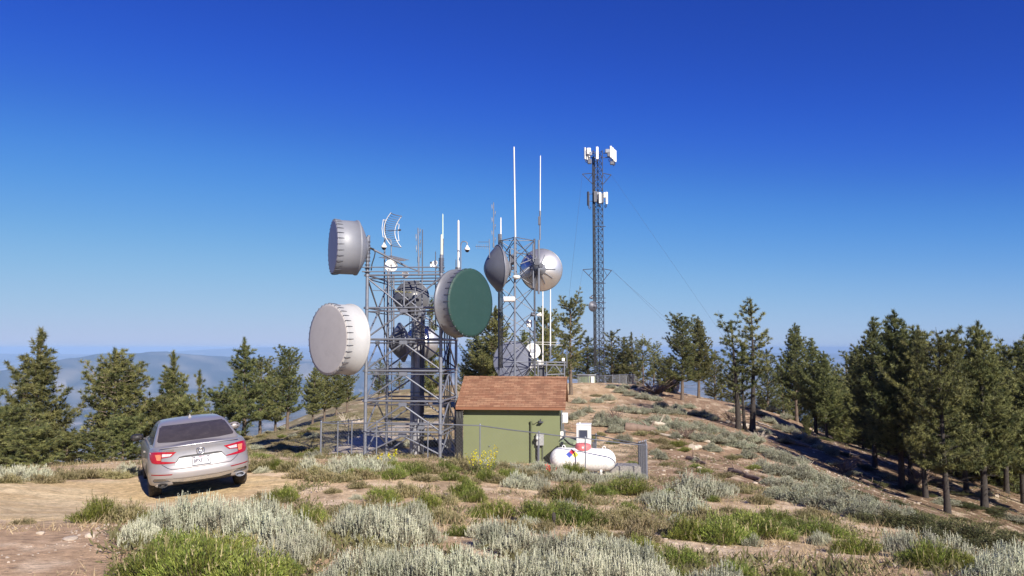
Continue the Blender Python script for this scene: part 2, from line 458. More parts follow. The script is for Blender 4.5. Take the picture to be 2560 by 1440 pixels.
# dirt road laid as a thin sheet with ragged edges
def drape_strip(name, edges, material, tint, nlen=260, nw=40, jag=0.16, lift=0.03, seed=0):
    t = np.linspace(0, 1, len(edges)); s = np.linspace(0, 1, nlen)
    A = np.array([[p[0].x, p[0].y] for p in edges]); B = np.array([[p[1].x, p[1].y] for p in edges])
    fa = np.c_[np.interp(s, t, A[:, 0]), np.interp(s, t, A[:, 1])]; fb = np.c_[np.interp(s, t, B[:, 0]), np.interp(s, t, B[:, 1])]
    d = fb - fa; L = np.linalg.norm(d, axis=1, keepdims=True); d = d / L
    fa = fa + d * (jag * 2.2 * fbm(s * 45, s * 0 + 3, 4, 81 + seed)[:, None]); fb = fb + d * (jag * 3.5 * fbm(s * 45, s * 0 + 9, 4, 85 + seed)[:, None])
    k = np.linspace(0, 1, nw)
    X = fa[:, None, :] * (1 - k)[None, :, None] + fb[:, None, :] * k[None, :, None]
    x = X[..., 0].ravel(); y = X[..., 1].ravel()
    e = np.minimum(k, 1 - k)[None, :] + 0 * s[:, None]
    z = ground_z(x, y) + (lift * smooth(0, 0.06, e) - 0.012).ravel() + 0.025 * fbm(x / 0.7, y / 0.25, 4, 91)
    i = (np.arange(nlen - 1)[:, None] * nw + np.arange(nw - 1)[None, :]).ravel()
    me = mesh_from(name, np.c_[x, y, z], np.c_[i, i + nw, i + nw + 1, i + 1], [material], True, tint(x, y, e.ravel()))
    o = link(name, me); setp(o, kind='structure'); return o
def road_tint(x, y, e):
    n = fbm(x / 1.3, y / 0.45, 4, 95); n2 = fbm(x / 0.3, y / 0.3, 3, 97)
    C = lerp((0.58, 0.435, 0.245), (0.68, 0.54, 0.33), smooth(-0.18, 0.18, n))
    return mix(C, (0.46, 0.34, 0.21), smooth(0.1, 0.25, n2) * 0.5)
drape_strip('dirt_road', ROADP, M_road, road_tint)
# pale concrete path climbing through the fenced yard behind the big tower
PATH = [(hit(815,1136), hit(905,1142)), (hit(838,1118), hit(935,1128)), (hit(868,1100), hit(965,1108)), (hit(905,1085), hit(1000,1092)), (hit(950,1072), hit(1050,1080)), (hit(1000,1062), hit(1085,1067)), (hit(1050,1053), hit(1120,1056))]
M_path = soil_mat('pale_concrete', 0.15)
def path_tint(x, y, e):
    return lerp((0.40, 0.345, 0.285), (0.49, 0.43, 0.36), smooth(-0.2, 0.2, fbm(x / 0.8, y / 0.8, 4, 99)))
drape_strip('yard_path', PATH, M_path, path_tint, 120, 24, 0.07, 0.05, 3)

# air
hz = MB(); hz.box((-70000, -70000, -1300), (70000, 70000, 45))
hm = bpy.data.materials.new('air'); hm.use_nodes = True
ht = hm.node_tree; ht.nodes.remove(ht.nodes['Principled BSDF'])
pv = N(ht, 'ShaderNodeVolumePrincipled'); pv.inputs['Density'].default_value = 5e-5
pv.inputs['Color'].default_value = (0.33, 0.51, 0.84, 1); pv.inputs['Density Attribute'].default_value = ''; pv.inputs['Anisotropy'].default_value = -0.2
ht.links.new(pv.outputs[0], ht.nodes['Material Output'].inputs['Volume'])
try: hm.cycles.homogeneous_volume = True
except Exception: pass
ho = hz.build('haze', hm); setp(ho, kind='stuff')
# ------------------------------------------------------------------ steel and antennas
M_galv = mat('galvanised_steel', (0.205, 0.222, 0.265), 0.45, 0.4, 0.18, 5.0, dirt=(0.17, 0.15, 0.14), dirt_amt=0.35)
M_dark = mat('weathered_dark_steel', (0.10, 0.105, 0.13), 0.5, 0.4, 0.2, 6.0)
M_cable = mat('black_cable', (0.018, 0.018, 0.02), 0.55, 0, 0.2, 8.0)
M_white = mat('white_fibreglass', (0.74, 0.74, 0.72), 0.4, 0, 0.06, 4.0, dirt=(0.45, 0.42, 0.37), dirt_amt=0.25)
M_whitemetal = mat('white_painted_metal', (0.80, 0.80, 0.79), 0.35, 0, 0.05, 3.0, dirt=(0.5, 0.45, 0.38), dirt_amt=0.2)
M_face_a = mat('lavender_grey_radome', (0.37, 0.37, 0.44), 0.6, 0, 0.05, 2.0, dirt=(0.30, 0.29, 0.32), dirt_amt=0.25)
M_face_b = mat('warm_grey_radome', (0.46, 0.44, 0.43), 0.6, 0, 0.05, 2.0, dirt=(0.31, 0.29, 0.27), dirt_amt=0.25)
M_shroud_a = mat('grey_aluminium_shroud', (0.23, 0.245, 0.285), 0.5, 0.1, 0.10, 2.0, dirt=(0.22, 0.22, 0.23), dirt_amt=0.3)
M_shroud_b = mat('pale_painted_shroud', (0.42, 0.43, 0.45), 0.45, 0, 0.07, 2.0, dirt=(0.38, 0.35, 0.32), dirt_amt=0.3)
M_greenface = mat('dark_green_radome', (0.016, 0.052, 0.046), 0.62, 0, 0.07, 2.2, dirt=(0.028, 0.064, 0.057), dirt_amt=0.5)
M_rad = mat('dark_grey_radome', (0.105, 0.11, 0.125), 0.22, 0.0, 0.08, 2.0)
M_rad2 = mat('slate_radome', (0.11, 0.118, 0.145), 0.42, 0.0, 0.08, 2.0)
M_blueface = mat('blue_grey_reflector', (0.22, 0.24, 0.31), 0.45, 0.2, 0.06, 2.0)
M_alu = mat('brushed_aluminium', (0.68, 0.68, 0.69), 0.4, 0.85, 0.06, 3.0)
M_bowl = mat('pale_grey_bowl', (0.30, 0.30, 0.32), 0.4, 0.3, 0.08, 3.0)
M_brass = mat('weathered_copper_tan', (0.42, 0.31, 0.22), 0.5, 0.3, 0.1, 6.0)
M_concrete = mat('concrete', (0.42, 0.40, 0.37), 0.9, 0, 0.15, 5.0, 0.3)

def aim(n): return Vector(n).normalized().to_track_quat('Z', 'Y')
def hook_mesh(R, depth):
    m = MB(); m.path([(R * 0.985, 0, depth + .02), (R + .02, 0, depth + .015), (R + .03, 0, depth - .05), (R + .012, 0, depth - .22)], [.012, .014, .011, .008], 5)
    me = bpy.data.meshes.new('clip'); me.from_pydata([tuple(v) for v in m.V], [], m.F); me.materials.append(M_dark); return me
def drum_dish(label, c, n, Rd, depth, face, shroud, nclips=30, mount_to=None, rim=.99):
    """shrouded parabolic antenna: flat radome on a cylinder; c is the centre of the face"""
    q = aim(n); n = Vector(n).normalized()
    t = thing('drum_antenna', label, 'dish antenna', Vector(c) - n * depth, 'shrouded drum antennas on the big tower', q)
    m = MB(); m.lathe([(0, depth + .045), (Rd * .5, depth + .04), (Rd * .93, depth + .022), (Rd * rim, depth + .014), (Rd * rim, depth - .02)], 64); m.build('radome', face, t, False)
    m = MB(); m.lathe([(Rd * .985, depth), (Rd * 1.005, depth + .012), (Rd * 1.012, depth - .012), (Rd, depth - .03), (Rd, .05), (Rd * 1.03, .045), (Rd * 1.03, -.02), (Rd, -.025)], 64); m.build('shroud', shroud, t, False)
    m = MB(); m.lathe([(Rd * 1.0, -.022), (Rd * .85, -.13), (Rd * .6, -.26), (Rd * .3, -.33), (0.2, -.345)], 48); m.build('reflector', M_shroud_a, t, False)
    hub = MB(); hub.lathe([(Rd * .42, -.26), (Rd * .42, -.36), (Rd * .2, -.40), (.14, -.5), (0, -.5)], 24); hub.build('hub', M_galv, t, False)
    hk = hook_mesh(Rd, depth)
    for i in range(nclips):
        o = link('clip', hk, t); o.rotation_euler = (0, 0, 2 * PI * i / nclips)
    if mount_to is not None:
        m = MB(); inv = q.inverted()
        a = inv @ (Vector(mount_to) - t.location)
        for k in (-.35, .35):
            m.tube((0, k, -.42), a + Vector((0, k * .5, 0)), .045, 8)
        m.tube((0, -.5, -.46), (0, .5, -.46), .055, 10)
        m.build('mount', M_galv, t, False)
    return t
def lens_dish(label, c, n, Rd, bulge, bowl, m_rad, m_bowl=None, group='unshrouded dish antennas', name='dish_antenna', hub=True, cone=0.5, ribs=0):
    """dish with a bulging radome cover in front; c is the centre of the rim"""
    q = aim(n)
    t = thing(name, label, 'dish antenna', c, group, q)
    m = MB(); pr = []
    for i in range(17):
        s = i / 16
        z = bulge * ((1 - s ** 2) * (1 - cone) + (1 - s) * cone)
        if i < 2: z -= bulge * 0.02 * (2 - i)
        pr.append((max(Rd * s, .001), z))
    m.lathe(pr, 56); m.build('radome', m_rad, t, False)
    m = MB(); m.lathe([(Rd, .01), (Rd * 1.025, .015), (Rd * 1.03, -.035), (Rd * 1.0, -.045)], 56); m.build('rim', M_galv, t, False)
    m = MB(); m.lathe([(Rd * .995, -.04)] + [(Rd * s, -.04 - bowl * (1 - s * s)) for s in (.95, .85, .7, .5, .3, .12, .01)], 56); m.build('bowl', m_bowl or M_bowl, t, False)
    if hub:
        m = MB(); m.lathe([(Rd * .3, -bowl * .9), (Rd * .3, -bowl - .08), (Rd * .12, -bowl - .12), (.08, -bowl - .32), (0, -bowl - .32)], 20); m.build('hub', M_galv, t, False)
    for i in range(ribs):
        a = 2 * PI * i / ribs; u = Vector((math.cos(a), math.sin(a), 0))
        m = MB(); m.tube(u * Rd * .3 + Vector((0, 0, -bowl - .05)), u * Rd * .72 + Vector((0, 0, -bowl * .52 - .06)), .022, 6); m.build('rib', M_galv, t, False)
    return t
def whip(px, ytop, ybot, Y, r, label, split=None, mat_=None, px2=None, group='whip antennas', dipoles=0):
    """vertical rod antenna, lower pipe below photo row split"""
    px2 = px if px2 is None else px2
    b = at(px2, ybot, Y); tp = at(px, ytop, Y)
    t = thing('whip_antenna', label, 'antenna', b, group)
    sp = b.lerp(tp, (ybot - split) / (ybot - ytop)) if split else b
    m = MB(); m.tube(sp, tp, r, 8, r * .8); m.tube(tp, tp + Vector((0, 0, .03)), r * .5, 6); m.build('radiator', mat_ or M_white, t)
    if split:
        m = MB(); m.tube(b, sp, r * 1.25, 8); m.tube(sp - Vector((0, 0, .18)), sp + Vector((0, 0, .05)), r * 1.6, 8); m.build('mounting_pipe', M_galv, t)
    for i in range(dipoles):
        z = sp.lerp(tp, (i + .6) / (dipoles + .3))
        d = MB(); s = -1 if i % 2 else 1
        d.path([z, z + Vector((.09 * s, 0, 0)), z + Vector((.1 * s, 0, .14)), z + Vector((.08 * s, 0, .15)), z + Vector((.075 * s, 0, -.13)), z + Vector((.09 * s, 0, -.12))], .012, 5)
        d.build('dipole', M_galv, t)
    return t

# ---- big four-legged tower
LEGPX = [(912, 1140, 29.2), (1100, 1147, 28.85), (1139, 1120, 31.6), (966, 1112, 31.95)]
LEG = []
for px, py, Y in LEGPX:
    p = at(px, py, Y); p.z = gz(p.x, p.y) - .05; LEG.append(p)
TOPZ = at(1006, 690, 29).z
LV = [at(1006, y, 29.0).z for y in (1080, 1003, 927, 848, 769, 687)]
twr = thing('lattice_tower', 'galvanised square lattice tower carrying three large drum antennas beside the green hut', 'tower', (LEG[0] + LEG[2]) / 2)
twr.location.z = min(l.z for l in LEG)
legtop = [at(916, 592, 29.2).z, at(1103, 640, 28.85).z, at(1120, 668, 31.6).z, at(966, 660, 31.95).z]
def onleg(i, z): return Vector((LEG[i].x, LEG[i].y, z))
for i in range(4):
    m = MB(); m.tube(LEG[i], onleg(i, legtop[i]), .062 if i < 2 else .055, 12)
    for z in LV: m.tube(onleg(i, z - .05), onleg(i, z + .05), .085, 10)
    m.box((LEG[i].x - .16, LEG[i].y - .16, LEG[i].z + .04), (LEG[i].x + .16, LEG[i].y + .16, LEG[i].z + .075))
    m.build('leg', M_galv, twr)
    if i < 2:
        m = MB()
        for k in range(9):
            z = LV[5] + .1 + k * (legtop[i] - LV[5] - .15) / 9
            m.tube(onleg(i, z) - Vector((.11, 0, 0)), onleg(i, z) + Vector((.11, 0, 0)), .014, 6); m.tube(onleg(i, z - .03), onleg(i, z + .03), .08, 10)
        m.build('step_clamp', M_dark, twr)
for f in range(4):
    a, b = f, (f + 1) % 4
    for k, z in enumerate(LV):
        ext = Vector((onleg(b, z) - onleg(a, z)).normalized()) * (.12 if f == 0 else 0)
        m = MB(); m.tube(onleg(a, z) - ext, onleg(b, z) + ext, .036, 8); m.build('girt', M_galv, twr)
        m = MB(); m.tube(onleg(a, z - .13) , onleg(b, z - .13), .024, 6); m.build('girt', M_dark if k % 2 else M_galv, twr)
    zs = [max(LEG[a].z, LEG[b].z) + .12] + LV
    for k in range(6):
        lo, hi = zs[k], zs[k + 1]
        if k == 5: ends = ((onleg(a, hi - .1), (onleg(a, lo) + onleg(b, lo)) / 2), (onleg(b, hi - .1), (onleg(a, lo) + onleg(b, lo)) / 2))
        else:
            md = (onleg(a, hi) + onleg(b, hi)) / 2 - Vector((0, 0, .14)); ends = ((onleg(a, lo + .04), md), (onleg(b, lo + .04), md))
        for p0, p1 in ends:
            m = MB(); m.tube(p0, p1, .032, 8); m.build('brace', M_galv, twr)
        if k == 5 or f == 1: continue
        c = (onleg(a, hi) + onleg(b, hi)) / 2; dx = (onleg(b, hi) - onleg(a, hi)).normalized() * .17; nrm = Vector((dx.y, -dx.x, 0)).normalized() * .012
        m = MB()
        V = [c - dx + Vector((0, 0, -.2)) + nrm * s for s in (1,)]
        M4 = Matrix.Translation(c - Vector((0, 0, .12))) @ Vector((dx.x, dx.y, 0)).to_track_quat('X', 'Z').to_matrix().to_4x4()
        m.bbox((-.15, -.042, -.07), (.15, .042, .07), .008, M4); m.build('gusset_plate', M_galv, twr)
# top rails, strut of the upper drum, ladder and vertical pipes inside the tower
for y in (668, 679):
    m = MB(); m.tube(at(905, y, 29.1), at(1112, y, 28.8), .022, 8); m.build('top_rail', M_galv, twr)
m = MB(); m.tube(at(910, 612, 29.1), at(1020, 668, 30.0), .04, 8); m.tube(at(1020, 668, 30), at(1045, 677, 30.3), .025, 6); m.build('strut', M_galv, twr)
for px, y0, y1, Y, r, mm in [(969, 640, 860, 31.0, .035, M_galv), (984, 690, 860, 30.2, .05, M_galv), (978, 700, 800, 30.6, .03, M_dark), (961, 620, 900, 31.7, .032, M_dark), (1010, 700, 765, 28.95, .045, M_galv), (1038, 700, 860, 29.4, .032, M_galv), (1055, 690, 855, 30.0, .035, M_galv), (1089, 690, 820, 29.6, .03, M_dark), (1003, 700, 770, 30.5, .02, M_dark)]:
    m = MB(); m.tube(at(px, y1, Y), at(px, y0, Y), r * .7, 8); m.build('support_pipe', mm, twr)
lad = MB()
for dx in (0, 11):
    lad.tube(at(968 + dx, 1112, 31.2), at(968 + dx, 690, 31.2), .018, 6)
z = at(968, 1108, 31.2)
while proj(z)[1] > 700:
    lad.tube(z, z + Vector((.175, 0, 0)), .011, 5); z = z + Vector((0, 0, .3))
lad.build('ladder', M_dark, twr)
cl = MB()
for k, (dx, r) in enumerate([(0, .028), (4, .02), (7, .024), (11, .03), (15, .018)]):
    cl.path([at(1112 + dx, y, 30.4 + .1 * k) + Vector((.02 * math.sin(y * .05 + k), 0, 0)) for y in range(700, 1130, 30)], r, 6)
cl.build('coax_run', M_cable, twr)
m = MB(); m.path([at(*q) for q in ((922, 618, 29.2), (934, 622, 29.2), (938, 632, 29.2), (935, 645, 29.2), (930, 660, 29.2), (928, 676, 29.2))], .022, 6); m.build('feeder_cable', M_cable, twr)
# plates of the concrete base
for p in LEG:
    m = MB(); m.bbox((p.x - .3, p.y - .3, p.z - .4), (p.x + .3, p.y + .3, p.z + .04), .02); m.build('footing', M_concrete, twr)

# ---- drums
drum_dish('grey shrouded drum antenna topmost on the left leg of the big tower', at(833, 617, 28.9), (-.92, -.39, 0), 1.0, .86, M_face_a, M_shroud_a, 30, onleg(0, at(916, 617, 29.2).z))
drum_dish('largest pale drum antenna, low on the left side of the big tower', at(820, 848, 27.9), (-.70, -.715, 0), 1.25, .88, M_face_b, M_shroud_b, 36, onleg(0, at(914, 848, 29.2).z))
drum_dish('drum antenna with dark green round face on the right side of the big tower', at(1177, 757, 28.0), (.80, -.60, 0), 1.2, .64, M_greenface, mat('dull_aluminium_shroud', (0.20, 0.21, 0.24), 0.38, 0.35, 0.12, 2.0, dirt=(0.12, 0.12, 0.13), dirt_amt=0.5), 32, onleg(1, at(1101, 757, 28.85).z), 1.022)
m = MB()
# loose flashing hanging below the upper drum
fl = at(842, 681, 28.85)
m.path([fl, fl + Vector((-.2, -.1, -.06)), fl + Vector((-.12, 0, -.02)), fl + Vector((.25, .1, .08))], .016, 5)
fo = m.build('torn_flashing', M_dark); setp(fo, 'torn dark strip hanging below the upper left drum antenna', 'flashing')

# ---- monopole with three dishes
pb = at(1042, 1108, 33.2); pb.z = gz(pb.x, pb.y) - .05
pole = thing('monopole', 'thick grey steel monopole standing behind the big lattice tower', 'pole', pb)
ptop = at(1042, 765, 33.2).z
m = MB(); m.tube(pb, (pb.x, pb.y, ptop), .30, 28, .265)
m.build('shaft', mat('monopole_steel', (0.36, 0.365, 0.40), 0.45, 0.2, 0.14, 1.2, dirt=(0.12, 0.11, 0.11), dirt_amt=0.5), pole)
for dx, r in ((.20, .05), (.29, .035), (-.12, .03)):
    m = MB(); m.tube((pb.x + dx, pb.y - .27, pb.z), (pb.x + dx, pb.y - .25, ptop + (.3 if dx < .25 else 0)), r, 8); m.build('conduit', M_dark if r > .03 else M_galv, pole)
for yy in (846, 980):
    z = at(1042, yy, 33.2).z; m = MB(); m.lathe([(.27, -.025), (.305, -.025), (.305, .025), (.27, .025)], 24, Matrix.Translation((pb.x, pb.y, z))); m.build('collar', M_galv, pole)
cage = MB()
for yy in range(792, 850, 6):
    z = at(1060, yy, 32.9).z; cage.path([(pb.x + .12 + .45 * math.cos(a), pb.y - .2 + .45 * math.sin(a), z) for a in np.linspace(-PI * .9, PI * .1, 10)], .011, 5)
for a in np.linspace(-PI * .9, PI * .1, 5):
    cage.tube((pb.x + .12 + .45 * math.cos(a), pb.y - .2 + .45 * math.sin(a), at(0, 850, 32.9).z), (pb.x + .12 + .45 * math.cos(a), pb.y - .2 + .45 * math.sin(a), at(0, 790, 32.9).z), .011, 5)
cage.build('ladder_cage', M_galv, pole)
plat = MB(); pz = at(1060, 768, 33).z
plat.bbox((pb.x - .5, pb.y - .55, pz - .05), (pb.x + .95, pb.y + .5, pz), .01)
for a in ((-.5, -.55), (.2, -.55), (.95, -.55), (.95, .5), (-.5, .5)):
    plat.tube((pb.x + a[0], pb.y + a[1], pz), (pb.x + a[0], pb.y + a[1], pz + .45), .016, 6)
for h in (.2, .45):
    plat.path([(pb.x + a[0], pb.y + a[1], pz + h) for a in ((-.5, -.55), (.95, -.55), (.95, .5), (-.5, .5))], .014, 6)
plat.build('platform', M_galv, pole)
lens_dish('big dark rounded radome dish facing the camera behind the top of the big tower', at(1029, 746, 32.4), (-.03, -1, .02), .72, .42, .3, M_rad, cone=.1)
lens_dish('dark dish in side view with pointed cover, left of the grey monopole', at(1003, 856, 32.6), (-.93, -.34, -.12), .80, .58, .32, M_rad2, cone=.55)
lens_dish('bright metal bowl seen from behind, right of the grey monopole', at(1054, 857, 34.6), (.1, .98, .0), .74, .1, .42, M_rad2, M_alu)

# ---- second tower: three legs behind the hut
T2 = [at(1247, 940, 40.4), at(1287, 940, 39.2), at(1337, 940, 40.6)]
for p in T2: p.z = gz(p.x, p.y) - .05
z2 = [at(1290, y, 40).z for y in (1000, 905, 835, 778, 715, 655, 598)]
tw2 = thing('triangular_tower', 'slender three-legged lattice tower behind the hut roof holding two round dishes', 'tower', sum(T2, Vector()) / 3)
ztop = [at(1249, 585, 40.4).z, at(1289, 592, 39.2).z, at(1338, 597, 40.6).z]
def on2(i, z): return Vector((T2[i].x, T2[i].y, z))
for i in range(3):
    m = MB(); m.tube(T2[i], on2(i, ztop[i]), .05 if i != 1 else .055, 10); m.build('leg', M_dark if i != 1 else M_galv, tw2)
for f in range(3):
    a, b = f, (f + 1) % 3
    for k in range(6):
        for p0, p1 in ((on2(a, z2[k]), on2(b, z2[k + 1])), (on2(b, z2[k]), on2(a, z2[k + 1]))):
            m = MB(); m.tube(p0, p1, .021, 6); m.build('brace', M_dark if f != 2 else M_galv, tw2)
    for k in ((1, 6) if f else (1,)):
        m = MB(); m.tube(on2(a, z2[k]), on2(b, z2[k]), .02, 6); m.build('girt', M_galv, tw2)
cl = MB()
for k in range(4): cl.path([at(1249 + 2.4 * k, y, 40.2) for y in range(600, 941, 40)], .02, 5)
cl.build('coax_run', M_cable, tw2)
hubp = at(1288, 593, 40.1)
for q in (at(1250, 602, 40.4), at(1338, 602, 40.6)):
    m = MB(); m.tube(hubp, q, .022, 6); m.build('head_strut', M_dark, tw2)
    m = MB(); m.tube(at(1287, 604, 40.1), q + Vector((0, 0, -.9)), .02, 6); m.build('head_strut', M_dark, tw2)
for p0, p1 in ((at(1255, 625, 40), at(1275, 640, 39.6)), (at(1300, 660, 40), at(1340, 645, 40.5)), (at(1297, 690, 40), at(1340, 655, 40.5)), (at(1289, 632, 39.5), at(1325, 636, 40.3)), (at(1275, 700, 39.8), at(1255, 715, 40.2)), (at(1262, 665, 40.3), at(1286, 655, 39.5))):
    m = MB(); m.tube(p0, p1, .03, 8); m.build('outrigger', M_galv, tw2)
for px, y0, y1, Y, r in ((1275, 623, 690, 39.8, .05), (1333, 610, 720, 40.2, .035), (1347, 600, 735, 39.9, .055)):
    m = MB(); m.tube(at(px, y1, Y), at(px, y0, Y), r, 8); m.build('mounting_pipe', M_galv, tw2)
for px, py, sx, sz in ((1272, 662, .3, .25), (1281, 650, .16, .5), (1258, 655, .2, .3), (1342, 655, .22, .35), (1352, 664, .2, .2)):
    p = at(px, py, 39.9); m = MB(); m.bbox((p.x - sx / 2, p.y - .12, p.z - sz / 2), (p.x + sx / 2, p.y + .12, p.z + sz / 2), .02); m.build('equipment_box', M_dark, tw2)
lens_dish('dark lens-shaped dish in side view on the left of the three-legged tower', at(1245, 671, 39.5), (-.95, -.30, -.05), 1.17, .74, .5, M_rad2, cone=.25)
lens_dish('shiny aluminium dish seen from behind on the right of the three-legged tower', at(1353, 675, 41.2), (.16, .98, .02), 1.10, .12, .62, M_rad2, M_alu, ribs=10)
lens_dish('blue-grey dish at the foot of the three-legged tower above the hut roof', at(1280, 902, 41.4), (-.32, -.94, .05), 1.02, .10, .45, M_blueface, M_rad2, cone=.1)
# small antennas of tower 2
def cyl_ant(label, px0, px1, py, Y, r, mm, name='panel_antenna', cat='antenna'):
    a = at(px0, py, Y); b = at(px1, py, Y + .15)
    t = thing(name, label, cat, (a + b) / 2)
    m = MB(); m.tube(a, b, r, 20); m.build('cover', mm, t)
    m = MB(); m.tube(b + Vector((0, 0, -.14)), b + Vector((.02, 0, .14)), .03, 8); m.tube(b, b + Vector((.1, .1, 0)), .03, 8); m.build('bracket', M_galv, t)
    return t
cyl_ant('white horizontal drum-shaped antenna cover halfway up the three-legged tower', 1258, 1286, 748, 39.0, .13, M_whitemetal)
p = at(1323, 809, 40.9); t = thing('panel_antenna', 'white square panel antenna on the right leg of the three-legged tower', 'antenna', p)
m = MB(); m.bbox((p.x - .15, p.y - .05, p.z - .19), (p.x + .15, p.y + .05, p.z + .19), .015, Matrix.Translation(p) @ Matrix.Rotation(R(25), 4, 'Z') @ Matrix.Translation(-p)); m.build('cover', M_whitemetal, t)
m = MB(); m.tube(p + Vector((.04, .1, -1.8)), p + Vector((.04, .1, .1)), .022, 8); m.build('mounting_pipe', M_dark, t)
p = at(1291, 693, 39.0); t = thing('small_radome', 'little white disc-shaped radome clamped on the front leg of the three-legged tower', 'antenna', p)
m = MB(); m.lathe([(0, .1), (.15, .085), (.19, .03), (.19, -.03), (.1, -.1), (0, -.1)], 20, Matrix.Translation(p)); m.build('cover', M_white, t)
m = MB(); m.tube(p + Vector((0, 0, 0)), p + Vector((-.05, .2, 0)), .03, 6); m.build('bracket', M_galv, t)
p = at(1340, 787, 40.3); t = thing('floodlight', 'dark twin floodlight on the right leg of the three-legged tower', 'lamp', p)
for s in (-1, 1):
    m = MB(); m.lathe([(.05, -.12), (.09, .0), (.11, .12), (0, .10)], 14, Matrix.Translation(p + Vector((s * .16, 0, 0))) @ Matrix.Rotation(s * R(75), 4, 'Y')); m.build('lamp_head', M_dark if s < 0 else M_white, t)
m = MB(); m.tube(p - Vector((.16, 0, 0)), p + Vector((.16, 0, 0)), .03, 6); m.build('bracket', M_dark, t)

# ---- whips
whip(1285, 368, 700, 39.9, .042, 'tallest white whip antenna rising from the centre of the three-legged tower', 600, px2=1290)
whip(1351, 390, 600, 40.2, .03, 'thin tapering white whip on a dark clamp right of the three-legged tower', 530, px2=1350)
p = at(1348, 552, 40.2); bx = MB(); bx.bbox((p.x - .05, p.y - .08, p.z - .22), (p.x + .07, p.y + .08, p.z + .22), .01); o = bx.build('amplifier_box', M_dark); setp(o, 'small dark box clamped below the thin tapering whip', 'box')
whip(1234, 507, 618, 39.7, .03, 'silver stacked dipole whip above the lens-shaped dish', 610, M_galv, dipoles=6)
whip(1252, 545, 600, 40.4, .04, 'short white whip on the left leg of the three-legged tower', 588)
whip(1146, 552, 690, 31.5, .05, 'thick white whip behind the green-faced drum', 672)
whip(1107, 536, 680, 31.0, .026, 'tall thin pale green whip beside the right leg of the big tower', 600, mat('pale_green_fibreglass', (0.55, 0.68, 0.58), 0.4))
whip(1104, 588, 650, 28.9, .045, 'short cream whip on the right leg of the big tower', 640, mat('cream_fibreglass', (0.72, 0.70, 0.52), 0.4))
whip(1045, 571, 690, 31.4, .028, 'silver folded-dipole whip above the middle of the big tower', 645, M_galv, px2=1047, dipoles=5)
whip(1056, 575, 700, 31.6, .024, 'plain dark grey rod antenna above the middle of the big tower', None, M_dark)
whip(1089, 630, 690, 30.2, .02, 'short dark rod antenna left of the right tower leg', None, M_dark)
whip(1140, 650, 690, 31.2, .02, 'stubby dark rod left of the thick white whip', None, M_dark)
whip(1357, 640, 918, 43.5, .036, 'left one of two long white poles standing right of the three-legged tower', None, M_whitemetal, group='white poles behind the hut')
whip(1376, 640, 898, 44.0, .036, 'right one of two long white poles standing right of the three-legged tower', 868, M_whitemetal, group='white poles behind the hut')
whip(1417, 870, 920, 44.5, .03, 'thin grey rod at the right end of the raised antenna platform', None, M_galv)
# ---- cameras on curved arms
def dome_cam(label, arm, dome):
    t = thing('security_camera', label, 'camera', arm[0])
    m = MB(); m.path(arm, .022, 8); m.build('arm', M_galv, t)
    m = MB(); m.lathe([(0, .15), (.03, .14), (.05, .08), (.10, .03), (.115, -.03), (.10, -.05)], 20, Matrix.Translation(dome)); m.build('housing', M_whitemetal, t)
    m = MB(); m.lathe([(.085, -.045), (.08, -.09), (.05, -.13), (.001, -.145)], 20, Matrix.Translation(dome)); m.build('dome', mat('smoked_dome', (0.012, 0.012, 0.02), 0.1), t)
d = at(1168, 622, 31)
dome_cam('white dome camera hanging from a curved pipe right of the thick white whip', [at(1152, y, 31) for y in (690, 650, 615)] + [at(1153, 608, 31), at(1156, 604, 31), at(1164, 604, 31), at(1168, 607, 31), at(1168, 616, 31)], d)
d = at(960, 616, 30.3)
dome_cam('white dome camera hanging from a curved pipe in front of the grid antenna', [at(978, y, 30.3) for y in (700, 650, 610)] + [at(977, 601, 30.3), at(972, 597, 30.3), at(964, 598, 30.3), at(961, 603, 30.3), at(960, 609, 30.3)], d)
# ---- small white dishes
def small_dish(label, c, n, Rd, mm=M_whitemetal):
    t = thing('small_dish', label, 'dish antenna', c, 'small white dishes on the towers', aim(n))
    m = MB(); m.lathe([(.01, -.12 * Rd / .3)] + [(Rd * s, -.12 * Rd / .3 * (1 - s * s)) for s in (.3, .6, .85, 1)] + [(Rd * 1.02, -.01)], 32); m.lathe([(Rd * 1.02, -.01), (Rd * .6, -.09 * Rd / .3 - .02), (.01, -.12 * Rd / .3 - .03)], 32); m.build('reflector', mm, t, False)
    m = MB(); m.tube((0, -Rd * .8, -.02), (0, -.05, Rd * .9), .012, 6); m.tube((0, -.05, Rd * .8), (0, -.05, Rd * 1.05), .04, 8); m.build('feed_arm', M_dark, t, False)
    b_ = Rd * .25; m = MB(); m.bbox((-b_, -b_, -.25), (b_, b_, -.1), .01); m.build('bracket', M_galv, t, False)
    return t
small_dish('round white dish near the top left of the big tower', at(978, 664, 30.0), (.12, -.97, .16), .24)
small_dish('smaller tilted white dish beside the right leg of the big tower', at(1084, 660, 30.2), (-.45, -.7, .5), .17)
small_dish('tiny grey-white dish under the top rail of the big tower', at(1013, 686, 29.3), (.1, -.95, .2), .13, M_bowl)
small_dish('white dish glimpsed behind the right leg of the three-legged tower', at(1333, 877, 42.0), (.25, -.95, .1), .40)
